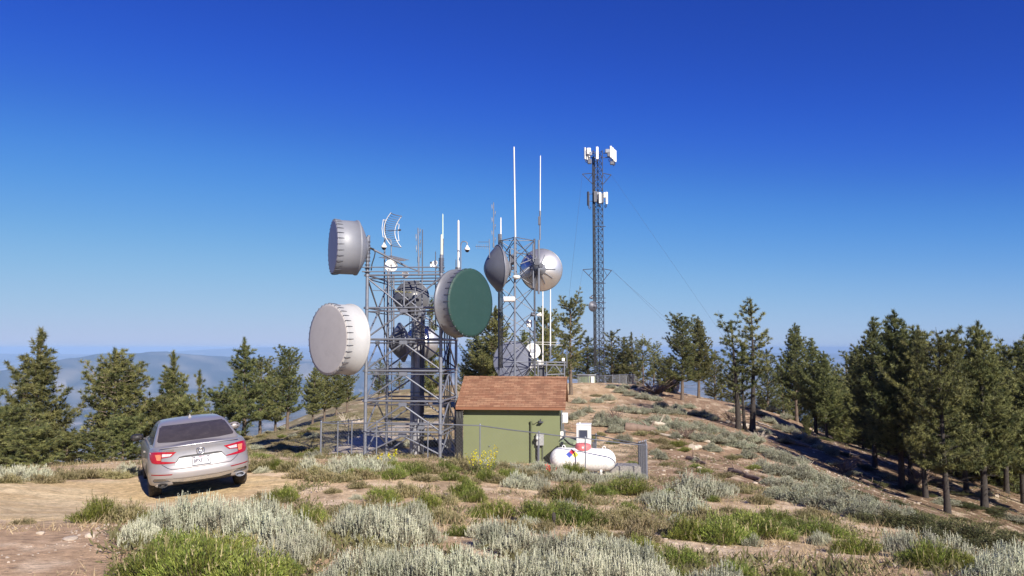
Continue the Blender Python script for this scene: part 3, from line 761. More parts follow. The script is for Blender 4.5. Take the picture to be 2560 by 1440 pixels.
# ---- yagis
def yagi(label, a, b, n, span, axis=(0, 0, 1), mm=M_galv, pole=None):
    t = thing('yagi_antenna', label, 'antenna', a, 'yagi antennas')
    a = Vector(a); b = Vector(b); axis = Vector(axis).normalized()
    m = MB(); m.tube(a, b, .014, 6); m.build('boom', mm, t)
    for i in range(n):
        p = a.lerp(b, (i + .3) / n); l = span * (1 - .25 * i / n) / 2
        m = MB(); m.tube(p - axis * l, p + axis * l, .008, 5); m.build('element', mm, t)
    if pole:
        m = MB(); m.tube(pole[0], pole[1], .022, 6); m.build('mounting_pipe', mm, t)
    return t
yagi('pale upright yagi antenna on a short pole left of the lens-shaped dish', at(1224, 617, 39), at(1188, 616, 39.3), 8, .28, (0, .2, 1), M_galv, (at(1224, 645, 39), at(1223, 598, 39)))
yagi('grey yagi boom above the pale upright yagi', at(1223, 605, 39), at(1196, 605, 39.2), 4, .05, (0, 1, .1))
yagi('tan many-rod yagi antenna lying flat under the slanted strut', at(962, 641, 30.5), at(1012, 652, 29.6), 12, .75, (.75, -.6, .03), M_brass)
yagi('yellowish yagi antenna in front of the big dark radome', at(985, 729, 30.6), at(1028, 731, 30.0), 6, .32, (.3, -.9, .3), mat('yellow_rod', (0.55, 0.52, 0.2), 0.5))
yagi('thin grey yagi on the left inside the top bay of the big tower', at(966, 727, 31), at(932, 726, 30.6), 7, .3, (.2, .9, .1))
yagi('long pale horizontal yagi above the raised antenna platform', at(1316, 855, 43), at(1396, 856, 42.5), 6, .25, (0, .9, .2), M_white)
yagi('second pale horizontal rod antenna just below the long pale yagi', at(1330, 860, 43), at(1407, 863, 42.5), 4, .2, (0, .9, .2), M_white)
# ---- grid antenna
gc = at(968, 577, 30.6); nq = Vector((.93, -.36, 0)).normalized(); wq = Vector((.36, .93, 0)).normalized()
gr = thing('grid_antenna', 'curved white wire grid antenna on a pole above the top left of the big tower', 'antenna', gc)
def gp(s, t_):   # s across -1..1, t along height -1..1
    half = .42 if abs(t_) < .48 else .42
    return gc + wq * (s * half) + Vector((0, 0, .62 * t_)) + nq * (.30 * t_ * t_ + .1 * s * s)
for s in (-1, 1):
    m = MB(); m.path([gp(s, k / 8) for k in range(-8, 9)], .015, 6); m.build('side_rail', M_white, gr)
for k in range(-8, 9):
    m = MB(); m.path([gp(s / 3, k / 8) for s in range(-3, 4)], .01 if abs(k) < 8 else .018, 5); m.build('rod', M_galv, gr)
for s in (-1, 1):
    m = MB(); m.path([gc + wq * (.62 * s) + Vector((0, 0, .33 * k / 4)) + nq * (.13 + .05 * abs(k) / 4) for k in range(-4, 5)], .013, 6)
    for k in (-4, 4): m.tube(gp(s, .53 * k / 4), gc + wq * (.62 * s) + Vector((0, 0, .33 * k / 4)) + nq * .18, .015, 6)
    m.build('side_wing', M_white, gr)
m = MB(); m.tube(gc - nq * .02, gc + nq * .55, .014, 6); m.tube(gc + nq * .5, gc + nq * .6, .035, 8); m.build('feed_arm', M_dark, gr)
m = MB(); m.tube(gc - nq * .1 + Vector((0, 0, .45)), gc - nq * .1 - Vector((0, 0, 2.3)), .03, 8); m.build('mounting_pipe', M_galv, gr)

# ---- raised antenna platform behind the hut
pf = thing('antenna_platform', 'low galvanised steel platform frame behind the right end of the hut roof', 'platform', at(1362, 940, 44))
def rail(p, q, r, nm): m = MB(); m.tube(p, q, r, 6); m.build(nm, M_galv, pf)
for Y in (43.2, 45.4):
    for y in (905, 912): rail(at(1308, y, Y), at(1415, y + 1, Y), .04, 'beam')
    rail(at(1365, 937, Y), at(1412, 935, Y), .04, 'beam')
    for px in (1312, 1345, 1366, 1411): rail(at(px, 965, Y), at(px, 903, Y), .045, 'post')
    for a, b in (((1368, 934), (1385, 912)), ((1388, 912), (1404, 934)), ((1315, 940), (1340, 910)), ((1343, 940), (1318, 912))): rail(at(*a, Y), at(*b, Y), .025, 'brace')
for px in (1312, 1340, 1366, 1390, 1411): rail(at(px, 904, 43.2), at(px, 904, 45.4), .04, 'beam')
for px, y, sx, sz in ((1348, 908, .25, .35), (1330, 915, .5, .25), (1355, 928, .3, .7), (1408, 899, .16, .18)):
    p = at(px, y, 43.6); m = MB(); m.bbox((p.x - sx / 2, p.y - .1, p.z - sz / 2), (p.x + sx / 2, p.y + .1, p.z + sz / 2), .015); m.build('equipment_box', M_whitemetal if px != 1355 else M_dark, pf)

# ---- tall guyed mast on the ridge
MY = 100.0
M_mast = mat('dark_mast_steel', (0.045, 0.05, 0.075), 0.55, 0.2, 0.2, 3.0)
mb = [at(1487, 968, MY), at(1511, 968, MY), at(1499, 968, MY + 1.1)]
mz0 = gz(mb[2].x, MY) - .1
mtop = at(1499, 376, MY).z
mast = thing('guyed_mast', 'tall slim guyed lattice mast on the ridge with white panel antennas at its top', 'mast', (mb[2].x, MY, mz0))
for i in range(3):
    m = MB(); m.tube((mb[i].x, mb[i].y, mz0), (mb[i].x, mb[i].y, mtop), .05, 8); m.build('leg', M_mast, mast)
nb = 36
zz = np.linspace(mz0, mtop, nb + 1)
for s in range(9):
    m = MB()
    for k in range(s * 4, s * 4 + 4):
        for a, b in ((0, 1), (1, 2), (2, 0)):
            A0 = Vector((mb[a].x, mb[a].y, zz[k])); B0 = Vector((mb[b].x, mb[b].y, zz[k])); A1 = Vector((A0.x, A0.y, zz[k + 1])); B1 = Vector((B0.x, B0.y, zz[k + 1]))
            m.tube(A0, B1, .028, 5); m.tube(B0, A1, .028, 5); m.tube(A0, B0, .022, 5)
    m.build('lattice_section', M_mast, mast)
m = MB()
for dx, r in ((-.02, .055), (.1, .05), (.2, .045), (-.1, .04)):
    m.tube((mb[0].x + dx, MY - .12, mz0 + 3), (mb[0].x + dx, MY - .12, mtop - 1.0), r, 6)
m.build('coax_run', M_cable, mast)
for yc, arms in ((433, (1456, 1528)), (672, (1457, 1529))):
    zc = at(0, yc, MY).z
    for ax in arms:
        near = mb[0] if ax < 1490 else mb[1]; m = MB()
        tip = at(ax, yc + (2 if ax < 1490 else 4), MY)
        m.tube((near.x, near.y, zc), tip, .05, 6); m.tube(tip, (near.x, near.y, zc - 1.5), .05, 6)
        md = tip.lerp(Vector((near.x, near.y, zc - 1.5)), .55); m.tube(md, (near.x, near.y, zc), .035, 5)
        m.build('torque_arm', M_mast, mast)
    m = MB(); m.tube((mb[2].x, mb[2].y, zc), (mb[2].x, mb[2].y + 2, zc), .05, 6); m.build('torque_arm', M_mast, mast)
for y in (566, 708, 745, 757, 770):
    m = MB(); m.tube(at(1482, y, MY - .1), at(1514, y, MY - .1), .05, 6); m.build('crossbar', M_mast, mast)
def sector(cx, Y, ytop, ybot, xs, dark, label, group):
    """a frame with several upright panel antennas, each its own thing"""
    for px, dy, yaw in xs:
        a = at(px, ytop + dy, Y); b = at(px, ybot + dy, Y)
        t = thing('panel_antenna', label.format(''), 'antenna', b, group)
        Mx = Matrix.Translation((a.x, a.y, 0)) @ Matrix.Rotation(yaw, 4, 'Z')
        m = MB(); m.bbox((-.15, -.08, b.z), (.15, .08, a.z), .03, Mx); m.build('cover', M_dark if dark else M_whitemetal, t)
        m = MB(); m.tube(Mx @ Vector((0, .2, b.z - .4)), Mx @ Vector((0, .2, a.z)), .04, 6); m.path([Mx @ Vector((0, .05, b.z)), Mx @ Vector((.03, .1, b.z - .35)), Mx @ Vector((.0, .35, b.z - .45)), Mx @ Vector((.0, .5, b.z - .1))], .04, 5); m.build('mounting_pipe', M_dark, t)
sector(0, MY, 369, 398, [(1462, 0, -1.2)], False, 'foremost white panel antenna of the left cluster at the mast top', 'panel antennas on the mast')
sector(0, MY, 372, 399, [(1467, 1, -1.0)], False, 'white panel antenna half hidden in the left cluster at the mast top', 'panel antennas on the mast')
sector(0, MY + 1.2, 374, 399, [(1472, 2, -.9)], False, 'inner white panel antenna of the left cluster at the mast top', 'panel antennas on the mast')
sector(0, MY - .4, 365, 394, [(1527, 0, .6)], False, 'tallest leftmost white panel of the right cluster at the mast top', 'panel antennas on the mast')
sector(0, MY - .2, 369, 398, [(1531.5, 0, .6)], False, 'second white panel of the right cluster at the mast top', 'panel antennas on the mast')
sector(0, MY, 373, 402, [(1535, 0, .6)], False, 'third white panel of the right cluster at the mast top', 'panel antennas on the mast')
sector(0, MY + .2, 376, 405, [(1538, 0, .6)], False, 'rightmost white panel of the right cluster at the mast top', 'panel antennas on the mast')
sector(0, MY - .9, 367, 398, [(1493, 0, 0)], False, 'white panel antenna in the middle of the mast top', 'panel antennas on the mast')
sector(0, MY, 479, 514, [(1470, 0, -.9)], True, 'dark panel antenna sticking out left of the lower antenna ring of the mast', 'panel antennas on the mast')
sector(0, MY, 480, 510, [(1516.5, 0, .5)], False, 'white panel antenna right of the lower antenna ring of the mast', 'panel antennas on the mast')
sector(0, MY - .8, 481, 508, [(1500, 0, .1)], False, 'grey-white panel antenna in the middle of the lower antenna ring of the mast', 'panel antennas on the mast')
m = MB()
for y in (383, 394):
    m.tube(at(1463, y, MY), at(1490, y, MY + .3), .05, 6); m.tube(at(1508, y, MY), at(1535, y, MY), .05, 6)
for y in (485, 503):
    m.tube(at(1470, y, MY), at(1487, y, MY), .04, 6); m.tube(at(1510, y, MY), at(1516, y, MY), .04, 6)
m.build('antenna_frame', M_dark, mast)
for px, y, sx, sz, mm in ((1472, 378, .5, .8, M_whitemetal), (1476, 384, .4, .5, M_galv), (1519, 378, .6, .5, M_galv), (1522, 386, .4, .6, M_dark), (1474, 404, .5, .6, M_dark), (1530, 408, .5, .4, M_dark), (1494, 490, .5, 1.0, M_galv), (1488, 492, .4, 1.4, M_dark), (1504, 496, .5, 1.2, M_dark), (1511, 488, .25, .7, M_whitemetal), (1498, 504, .6, .5, M_dark)):
    p = at(px, y, MY - .3); m = MB(); m.bbox((p.x - sx / 2, p.y - .2, p.z - sz / 2), (p.x + sx / 2, p.y + .2, p.z + sz / 2), .04); m.build('radio_unit', mm, mast)
lens_dish('small dark round dish on the left side of the tall mast near its foot', at(1482, 766, MY - .5), (-.5, .86, 0), .66, .05, .3, M_dark, M_dark)
p = at(1478, 743, MY); t = thing('security_camera', 'dark camera on a curved bracket above the small dish of the mast', 'camera', p)
m = MB(); m.path([at(1486, 737, MY), at(1480, 739, MY), at(1476, 744, MY)], .07, 6); m.build('arm', M_dark, t)
m = MB(); m.tube(at(1474, 743, MY), at(1482, 746, MY), .14, 10); m.build('housing', M_dark, t)
def guy(a, b, label):
    m = MB(); m.tube(a, b, .010, 4, cap=False); o = m.build('guy_wire', M_dark); setp(o, label, 'cable', 'guy wires of the mast')
guy(at(1456, 435, MY), at(1405, 905, 92), 'upper left guy wire running down from the tall mast')
guy(at(1457, 674, MY), at(1418, 900, 92), 'lower left guy wire running down from the tall mast')
guy(at(1529, 676, MY), at(1760, 880, 96), 'steeper right guy wire running down from the tall mast')
guy(at(1530, 674, MY), at(1720, 862, 110), 'upper right guy wire running down from the tall mast')
guy(at(1528, 437, MY), at(1870, 930, 112), 'highest right guy wire running down from the tall mast')
# ------------------------------------------------------------------ green hut
M_stucco = mat('sage_green_stucco', (0.175, 0.198, 0.104), 0.9, 0, 0.05, 1.5, 0.35, 60, dirt=(0.165, 0.185, 0.1), dirt_amt=0.35)
M_trim = mat('brown_roof_trim', (0.23, 0.10, 0.055), 0.7, 0, 0.1)
M_greybox = mat('grey_painted_metal', (0.36, 0.37, 0.37), 0.45, 0.1, 0.06, 5, dirt=(0.3, 0.29, 0.28), dirt_amt=0.2)
M_darkgreen = mat('faded_green_metal', (0.26, 0.32, 0.20), 0.5, 0, 0.08, 4)
M_black = mat('black_rubber', (0.014, 0.014, 0.015), 0.7)
def text_mesh(body, size, depth=0.0, bold=0.0):
    cu = bpy.data.curves.new('lettering', 'FONT'); cu.body = body; cu.size = size; cu.align_x = 'CENTER'; cu.align_y = 'CENTER'; cu.extrude = depth; cu.offset = bold
    o = bpy.data.objects.new('lettering', cu); col.objects.link(o)
    bpy.context.view_layer.update()
    me = bpy.data.meshes.new_from_object(o.evaluated_get(bpy.context.evaluated_depsgraph_get()))
    bpy.data.objects.remove(o); return me
def shingle_mat():
    m = bpy.data.materials.new('terracotta_shingles'); m.use_nodes = True
    t = m.node_tree; b = t.nodes['Principled BSDF']; b.inputs['Roughness'].default_value = 0.9
    tc = N(t, 'ShaderNodeTexCoord')
    br = N(t, 'ShaderNodeTexBrick', offset=0.5, Scale=1.0)
    for k, v in (('Mortar Size', .006), ('Brick Width', .27), ('Row Height', .135), ('Bias', 0.0), ('Mortar Smooth', .2)): br.inputs[k].default_value = v
    br.inputs['Color1'].default_value = (0.33, 0.185, 0.112, 1); br.inputs['Color2'].default_value = (0.215, 0.10, 0.058, 1); br.inputs['Mortar'].default_value = (0.12, 0.05, 0.03, 1)
    t.links.new(tc.outputs['Object'], br.inputs['Vector'])
    n = N(t, 'ShaderNodeTexNoise', Scale=2.2, Detail=6.0); t.links.new(tc.outputs['Object'], n.inputs['Vector'])
    mr = N(t, 'ShaderNodeMapRange'); mr.inputs[1].default_value = .3; mr.inputs[2].default_value = .7; mr.inputs[3].default_value = .8; mr.inputs[4].default_value = 1.2; t.links.new(n.outputs[0], mr.inputs[0])
    mx = N(t, 'ShaderNodeMix', data_type='RGBA', blend_type='MULTIPLY'); mx.inputs[0].default_value = 1; t.links.new(br.outputs[0], mx.inputs[6]); t.links.new(mr.outputs[0], mx.inputs[7])
    t.links.new(mx.outputs[2], b.inputs['Base Color'])
    n2 = N(t, 'ShaderNodeTexNoise', Scale=180.0); t.links.new(tc.outputs['Object'], n2.inputs['Vector'])
    bp = N(t, 'ShaderNodeBump', Strength=.4, Distance=.01); t.links.new(n2.outputs[0], bp.inputs['Height']); t.links.new(bp.outputs[0], b.inputs['Normal'])
    return m
M_shingle = shingle_mat()
HC = at(1278, 1158, 31.0); HC.z = -4.75
HQ = Quaternion((0, 0, 1), -R(5.5))
HW, HD = 1.885, 3.6
hut = thing('equipment_hut', 'sage green stucco hut with terracotta shingle roof beside the big lattice tower', 'hut', HC, rot=HQ)
eave_z = at(1278, 1018, 30.7).z - HC.z; ridge_z = at(1289, 943, 32.8).z - HC.z
wt = eave_z + .06
pitch = math.atan2(ridge_z - eave_z, 2.1)
# walls: four sides and gables, butted at the corners
m = MB()
gz_ = wt + (HD / 2) * math.tan(pitch) - .02
V = [(-HW, 0, 0), (HW, 0, 0), (HW, HD, 0), (-HW, HD, 0), (-HW, 0, wt), (HW, 0, wt), (HW, HD, wt), (-HW, HD, wt), (HW, HD / 2, gz_), (-HW, HD / 2, gz_)]
m.add(V, [(0, 1, 5, 4), (2, 3, 7, 6), (1, 2, 6, 8, 5), (3, 0, 4, 9, 7)])
m.build('wall', M_stucco, hut, False)
OVX0, OVX1 = .26, .24
sl_len = (HD / 2 + .3) / math.cos(pitch)
roof_o = bpy.data.objects.new('roof', None); bpy.data.objects.remove(roof_o)
roof = None
for side in (0, 1):
    m = MB()
    nrow = int(sl_len / .135)
    for k in range(nrow + 1):       # overlapping courses
        y0 = k * .135; y1 = min(y0 + .15, sl_len + .01)
        m.box((-HW - OVX0, y0, .0), (HW + OVX1, y1, .012 + .002 * (k % 2)), Matrix.Rotation(R(1.4), 4, 'X') if False else Matrix.Translation((0, 0, .012 + .0)) @ Matrix.Translation((0, y0, 0)) @ Matrix.Rotation(-R(2.2), 4, 'X') @ Matrix.Translation((0, -y0, 0)))
    m.m = 1
    m.box((-HW - OVX0 + .01, .0, -.05), (HW + OVX1 - .01, sl_len - .02, .008))
    me_o = m.build('roof', [M_shingle, M_trim], hut, False)
    if side == 0:
        me_o.location = (0, -.3, eave_z - .01); me_o.rotation_euler = (pitch, 0, 0); roof = me_o
    else:
        me_o.location = (0, HD + .3, eave_z - .01); me_o.rotation_euler = (pitch, 0, PI)
        me_o.location.x = OVX1 - OVX0 + 0.0
m = MB()
for k in range(19):
    x0 = -HW - OVX0 + k * (2 * HW + OVX0 + OVX1) / 19; x1 = x0 + (2 * HW + OVX0 + OVX1) / 19 + .02
    zt = eave_z + (HD / 2 + .3) * math.tan(pitch) + .045 + .006 * (k % 2)
    yy = HD / 2
    m.add([(x0, yy - .13, zt - .13 * math.tan(pitch)), (x1, yy - .13, zt - .13 * math.tan(pitch) - .01), (x1, yy, zt - .01), (x0, yy, zt), (x1, yy + .13, zt - .13 * math.tan(pitch) - .01), (x0, yy + .13, zt - .13 * math.tan(pitch))], [(0, 1, 2, 3), (3, 2, 4, 5)])
m.build('ridge_cap', M_shingle, hut, False)
m = MB(); m.box((-HW - OVX0 + .005, -.325, eave_z - .105), (HW + OVX1 - .005, -.30, eave_z - .005)); m.build('fascia', M_trim, hut, False)
m = MB(); m.box((-HW + .0, -.298, eave_z - .045), (HW, -.003, eave_z - .03)); m.build('soffit', M_stucco, hut, False)
def hloc(px, py, y=0.0):
    """hut-local point on the plane y = const seen at photo px, py"""
    Mi = (Matrix.Translation(HC) @ HQ.to_matrix().to_4x4()).inverted()
    o = Mi @ Vector((0, 0, 0)); d = Mi.to_3x3() @ ray(px, py)
    return o + d * ((y - o.y) / d.y)
# meter, service mast and lamp on the front wall
a = hloc(1341, 1083); b = hloc(1360, 1113)
mt = MB(); mt.bbox((a.x, -.16, b.z), (b.x, -.003, a.z), .012); mb_ = mt.build('meter_box', M_greybox, hut, False)
m = MB(); c = hloc(1346, 1094); Mx = Matrix.Translation((c.x - .02, -.16, c.z)) @ Matrix.Rotation(PI / 2, 4, 'X')
m.lathe([(.085, -.01), (.085, .03), (.07, .05), (.07, .12), (.05, .15), (0, .155)], 20, Mx); m.build('meter_dial', mat('glass_meter', (0.6, 0.62, 0.62), 0.12), mb_, False)
m = MB(); c = hloc(1345, 1113); m.tube((c.x, -.1, 0), (c.x, -.1, c.z), .04, 10); c2 = hloc(1357, 1113); m.tube((c2.x, -.06, .25), (c2.x, -.06, c2.z), .012, 6); m.build('conduit', M_dark, hut, False)
m = MB(); a = hloc(1328, 1056); m.tube((a.x, -.07, 0), (a.x, -.07, a.z), .035, 10); m.tube((a.x, -.07, a.z), (a.x, -.07, a.z + .05), .05, 10); m.build('service_pipe', mat('green_painted_pipe', (0.10, 0.12, 0.06), 0.6), hut, False)
m = MB(); b = hloc(1350, 1055); m.path([(a.x, -.07, a.z - .02), (a.x + .12, -.05, a.z - .06), (b.x - .1, -.03, b.z + .0), (b.x, -.03, b.z)], .01, 5); m.build('loose_wire', M_black, hut, False)
m = MB(); m.bbox((b.x - .03, -.2, b.z - .02), (b.x + .13, -.003, b.z + .03), .01); m.tube((b.x + .02, -.1, b.z), (b.x + .03, -.12, b.z + .12), .025, 8); m.build('wall_lamp', M_dark, hut, False)
m = MB(); c = hloc(1270, 1029); m.lathe([(.03, 0), (.03, .05), (0, .06)], 10, Matrix.Translation((c.x, -.0, c.z)) @ Matrix.Rotation(PI / 2, 4, 'X')); m.build('wall_spout', M_galv, hut, False)
m = MB(); c = hloc(1224, 1115); m.lathe([(.025, 0), (.025, .04), (0, .05)], 10, Matrix.Translation((c.x, -.0, c.z)) @ Matrix.Rotation(PI / 2, 4, 'X')); m.build('wall_spout', M_galv, hut, False)
# air conditioner and pipes on the right side wall
zc = hloc(1413, 1048).z
ac = MB(); ac.bbox((HW + .003, .5, zc - .19), (HW + .30, .95, zc + .19), .015); ac_ = ac.build('air_conditioner', M_whitemetal, hut, False)
m = MB()
for k in range(9): m.box((HW + .04, .485, zc - .15 + k * .034), (HW + .13, .498, zc - .133 + k * .034))
m.build('louvre', M_greybox, ac_, False)
for x, y0, y1, r in ((HW + .06, 1005, 1125, .03), (HW + .13, 1062, 1120, .022)):
    m = MB(); m.tube((x, .45, hloc(1413, y1).z), (x, .45, hloc(1413, y0).z), r, 8); m.build('conduit', M_galv, hut, False)
m = MB(); z = hloc(1410, 1092).z; m.bbox((HW + .003, .4, z - .16), (HW + .13, .6, z + .16), .01); m.build('switch_box', M_whitemetal, hut, False)
# cable bundle between tower and hut
cb = thing('cable_bundle', 'dark bundle of cables looping down between the big tower and the green hut', 'cables', at(1150, 1150, 30.9))
for k in range(7):
    m = MB(); x = 1141 + k * 2.4
    m.path([at(1136, 1020, 31.2), at(x, 1026 + (k % 3) * 2, 31.0), at(x + .6, 1042 + 5 * (k % 3), 30.9), at(x - .3, 1080, 30.95), at(x + .4, 1150, 30.95)], .032, 7); m.build('cable', M_cable, cb)
for k in range(4):
    m = MB(); y = 1024 + 6 * k
    m.path([at(1142, y, 31.0), at(1147, y + 6, 31.0), at(1153, y + 6, 31.1), at(1159, y - 1, 31.2)], .022, 6); m.build('cable', M_cable, cb)

# ------------------------------------------------------------------ propane tank
TC = at(1457, 1148, 27.4)
tq = Quaternion((0, 0, 1), R(-3)) @ Quaternion((0, 1, 0), R(1.2))
tank = thing('propane_tank', 'white horizontal propane tank with coloured hazard diamonds and a red lid', 'gas tank', TC, rot=tq)
TR, TL = .38, 1.13
MXx = Matrix.Rotation(PI / 2, 4, 'Y')
prof = [(.001, -TL)] + [(TR * math.sin(a), -TL + TR * .95 * (1 - math.cos(a))) for a in np.linspace(.15, PI / 2, 9)]
prof = prof + [(r, -z) for r, z in reversed(prof)]
M_tank = mat('glossy_white_tank_paint', (0.86, 0.86, 0.85), 0.28, 0, 0.03, 2, dirt=(0.6, 0.55, 0.48), dirt_amt=0.12)
m = MB(); m.lathe(prof, 48, MXx); m.build('shell', M_tank, tank, False)
m = MB()
for s in (-1, 1):
    m.m = 0
    m.lathe([(TR + .003, -.012), (TR + .006, 0), (TR + .003, .012)], 48, Matrix.Translation((s * (TL - TR * .95), 0, 0)) @ MXx)
m.build('weld_seam', M_tank, tank, False)
M_red = mat('faded_red_paint', (0.62, 0.16, 0.17), 0.45, 0, 0.1, 5)
lid = MB(); lid.lathe([(.27, TR - .06), (.275, TR + .09), (.25, TR + .14), (.15, TR + .165), (0, TR + .17)], 32); lid_ = lid.build('valve_lid', M_red, tank, False)
m = MB(); m.box((-.05, -.2805, TR + .02), (.02, -.278, TR + .08)); m.build('label', M_whitemetal, lid_, False)
for x in (-.66, .72):
    m = MB(); m.path([(x - .05, 0, TR - .02), (x - .045, 0, TR + .05), (x, 0, TR + .085), (x + .045, 0, TR + .05), (x + .05, 0, TR - .02)], .014, 8); m.build('lifting_lug', M_tank, tank, False)
for x in (-.62, .62):
    for y in (-.2, .2):
        m = MB(); m.bbox((x - .04, y - .03, -TR - .12), (x + .04, y + .03, -TR * .8), .006); m.build('leg', M_tank, tank, False)
# hazard diamond: three coloured squares laid on the curved shell, with their digits
def on_tank(px, py):
    Mi = (Matrix.Translation(TC) @ tq.to_matrix().to_4x4()).inverted(); o = Mi @ Vector((0, 0, 0)); d = Mi.to_3x3() @ ray(px, py)
    A = d.y**2 + d.z**2; B = o.y*d.y + o.z*d.z; C = o.y**2 + o.z**2 - TR*TR
    return o + d * ((-B - math.sqrt(B*B - A*C)) / A)
def diamond(name, px, py, half, c, digit, dc):
    ctr = on_tank(px, py); th0 = math.atan2(ctr.z, -ctr.y)
    n = 8; V = []; F = []
    def P_(u, v, lift=.004):
        th = th0 + v / TR; r = TR + lift; return (ctr.x + u, -r * math.cos(th), r * math.sin(th))
    for i in range(n + 1):
        for j in range(n + 1):
            s = (i / n * 2 - 1) * half; q = (j / n * 2 - 1) * half
            V.append(P_((s - q) / math.sqrt(2), (s + q) / math.sqrt(2)))
    for i in range(n):
        for j in range(n): F.append((i*(n+1)+j, (i+1)*(n+1)+j, (i+1)*(n+1)+j+1, i*(n+1)+j+1))
    m = MB(); m.add(V, F); o = m.build(name, mat(name + '_paint', c, .4, 0, .03), tank, False)
    if digit:
        me = text_mesh(digit, half * 1.75)
        for v in me.vertices: v.co = P_(v.co.x * .85, v.co.y, .007)
        me.materials.clear(); me.materials.append(dc); link('digit', me, o)
M_ink = mat('dark_ink', (0.03, 0.03, 0.03), .5); M_inkb = mat('dark_blue_ink', (0.008, 0.02, 0.12), .5); M_inkr = mat('dark_red_ink', (0.3, 0.01, 0.03), .5)
diamond('blue_diamond', 1423.5, 1136.5, .082, (0.03, 0.07, 0.42), '1', M_inkb)
diamond('red_diamond', 1430.8, 1130.2, .078, (0.66, 0.035, 0.05), '4', M_inkr)
diamond('yellow_diamond', 1438.0, 1136.8, .082, (0.88, 0.78, 0.05), '0', M_ink)
for px in (1432, 1484):
    p = at(px, 1180, 27.4); m = MB(); m.bbox((p.x - .18, p.y - .42, gz(p.x, p.y) - .15), (p.x + .18, p.y + .42, TC.z - TR - .1), .02)
    o = m.build('concrete_pad', M_concrete); setp(o, 'low concrete pad under the ' + ('left' if px < 1450 else 'right') + ' end of the white propane tank', 'concrete pad', 'pads under the tank')
p = at(1562, 1178, 28.3)
m = MB(); m.bbox((p.x - .55, p.y - .35, gz(p.x, p.y) - .2), (p.x + .52, p.y + .45, at(0, 1163, 28.2).z), .03); o = m.build('concrete_block', M_concrete); setp(o, 'pale concrete block lying right of the propane tank inside the fence corner', 'concrete block')
# ------------------------------------------------------------------ white cabinet, green box, hose
cbp = at(1460, 1125, 30.0); cg = gz(cbp.x, cbp.y)
ctop = at(1460, 1061, 30.0).z
cab = thing('white_cabinet', 'white metal control cabinet with a dark square grille behind the propane tank', 'cabinet', (cbp.x, cbp.y, cg), rot=Quaternion((0, 0, 1), -R(8)))
H = ctop - cg
m = MB(); m.bbox((-.27, -.3, 0), (.27, .3, H), .015); m.build('body', M_whitemetal, cab, False)
m = MB(); m.bbox((-.285, -.315, H), (.285, .315, H + .03), .01); m.tube((-.15, 0, H + .03), (-.15, 0, H + .09), .02, 8); m.build('cap', M_whitemetal, cab, False)
gtop = at(0, 1076, 29.7).z - cg; gbot = at(0, 1094, 29.7).z - cg
m = MB()
m.box((-.16, -.312, gbot), (.14, -.306, gtop)); m.build('grille', mat('dark_grille', (0.05, 0.055, 0.085), 0.4), cab, False)
m = MB()
for z0, z1, x0, x1 in ((gtop, gtop + .02, -.18, .16), (gbot - .02, gbot, -.18, .16), (gbot, gtop, -.18, -.16), (gbot, gtop, .14, .16)): m.box((x0, -.318, z0), (x1, -.304, z1))
m.build('grille_frame', M_greybox, cab, False)
m = MB()
for x in (-.12, -.05, .02, .1, .2): m.tube((x, -.305, H - .17), (x, -.312, H - .17), .014, 8)
m.build('bolt', M_dark, cab, False)
gp_ = at(1424, 1122, 29.9); gg = gz(gp_.x, gp_.y)
gb = thing('transformer_box', 'low green metal box with sloping lid between the hut and the white cabinet', 'electrical box', (gp_.x, gp_.y, gg), rot=Quaternion((0, 0, 1), -R(30)))
GH = at(0, 1100, 29.9).z - gg
m = MB(); m.bbox((-.27, -.25, 0), (.27, .25, GH - .06), .012); m.build('body', M_darkgreen, gb, False)
m = MB(); m.add([(-.29, -.27, GH - .1), (.29, -.27, GH - .1), (.29, .27, GH), (-.29, .27, GH), (-.29, -.27, GH - .055), (.29, -.27, GH - .055), (.29, .27, GH + .05), (-.29, .27, GH + .05)], [(0,3,2,1),(4,5,6,7),(0,1,5,4),(1,2,6,5),(2,3,7,6),(3,0,4,7)]); m.build('lid', M_darkgreen, gb, False)
m = MB(); m.path([at(*q) for q in ((1411, 1098, 29.6), (1416, 1103, 29.5), (1424, 1110, 29.4), (1433, 1114, 29.4), (1441, 1113, 29.4), (1443, 1109, 29.5))], .03, 8); o = m.build('hose', M_black); setp(o, 'thick black hose sagging from the hut to the white cabinet', 'hose')
m = MB(); p = at(1485, 1113, 29.9); m.bbox((p.x - .06, p.y - .06, gz(p.x, p.y)), (p.x + .06, p.y + .06, p.z + .12), .01); m.tube(p, p + Vector((.05, -.05, .2)), .04, 8); o = m.build('standpipe', M_dark); setp(o, 'small dark standpipe right of the white cabinet', 'pipe')

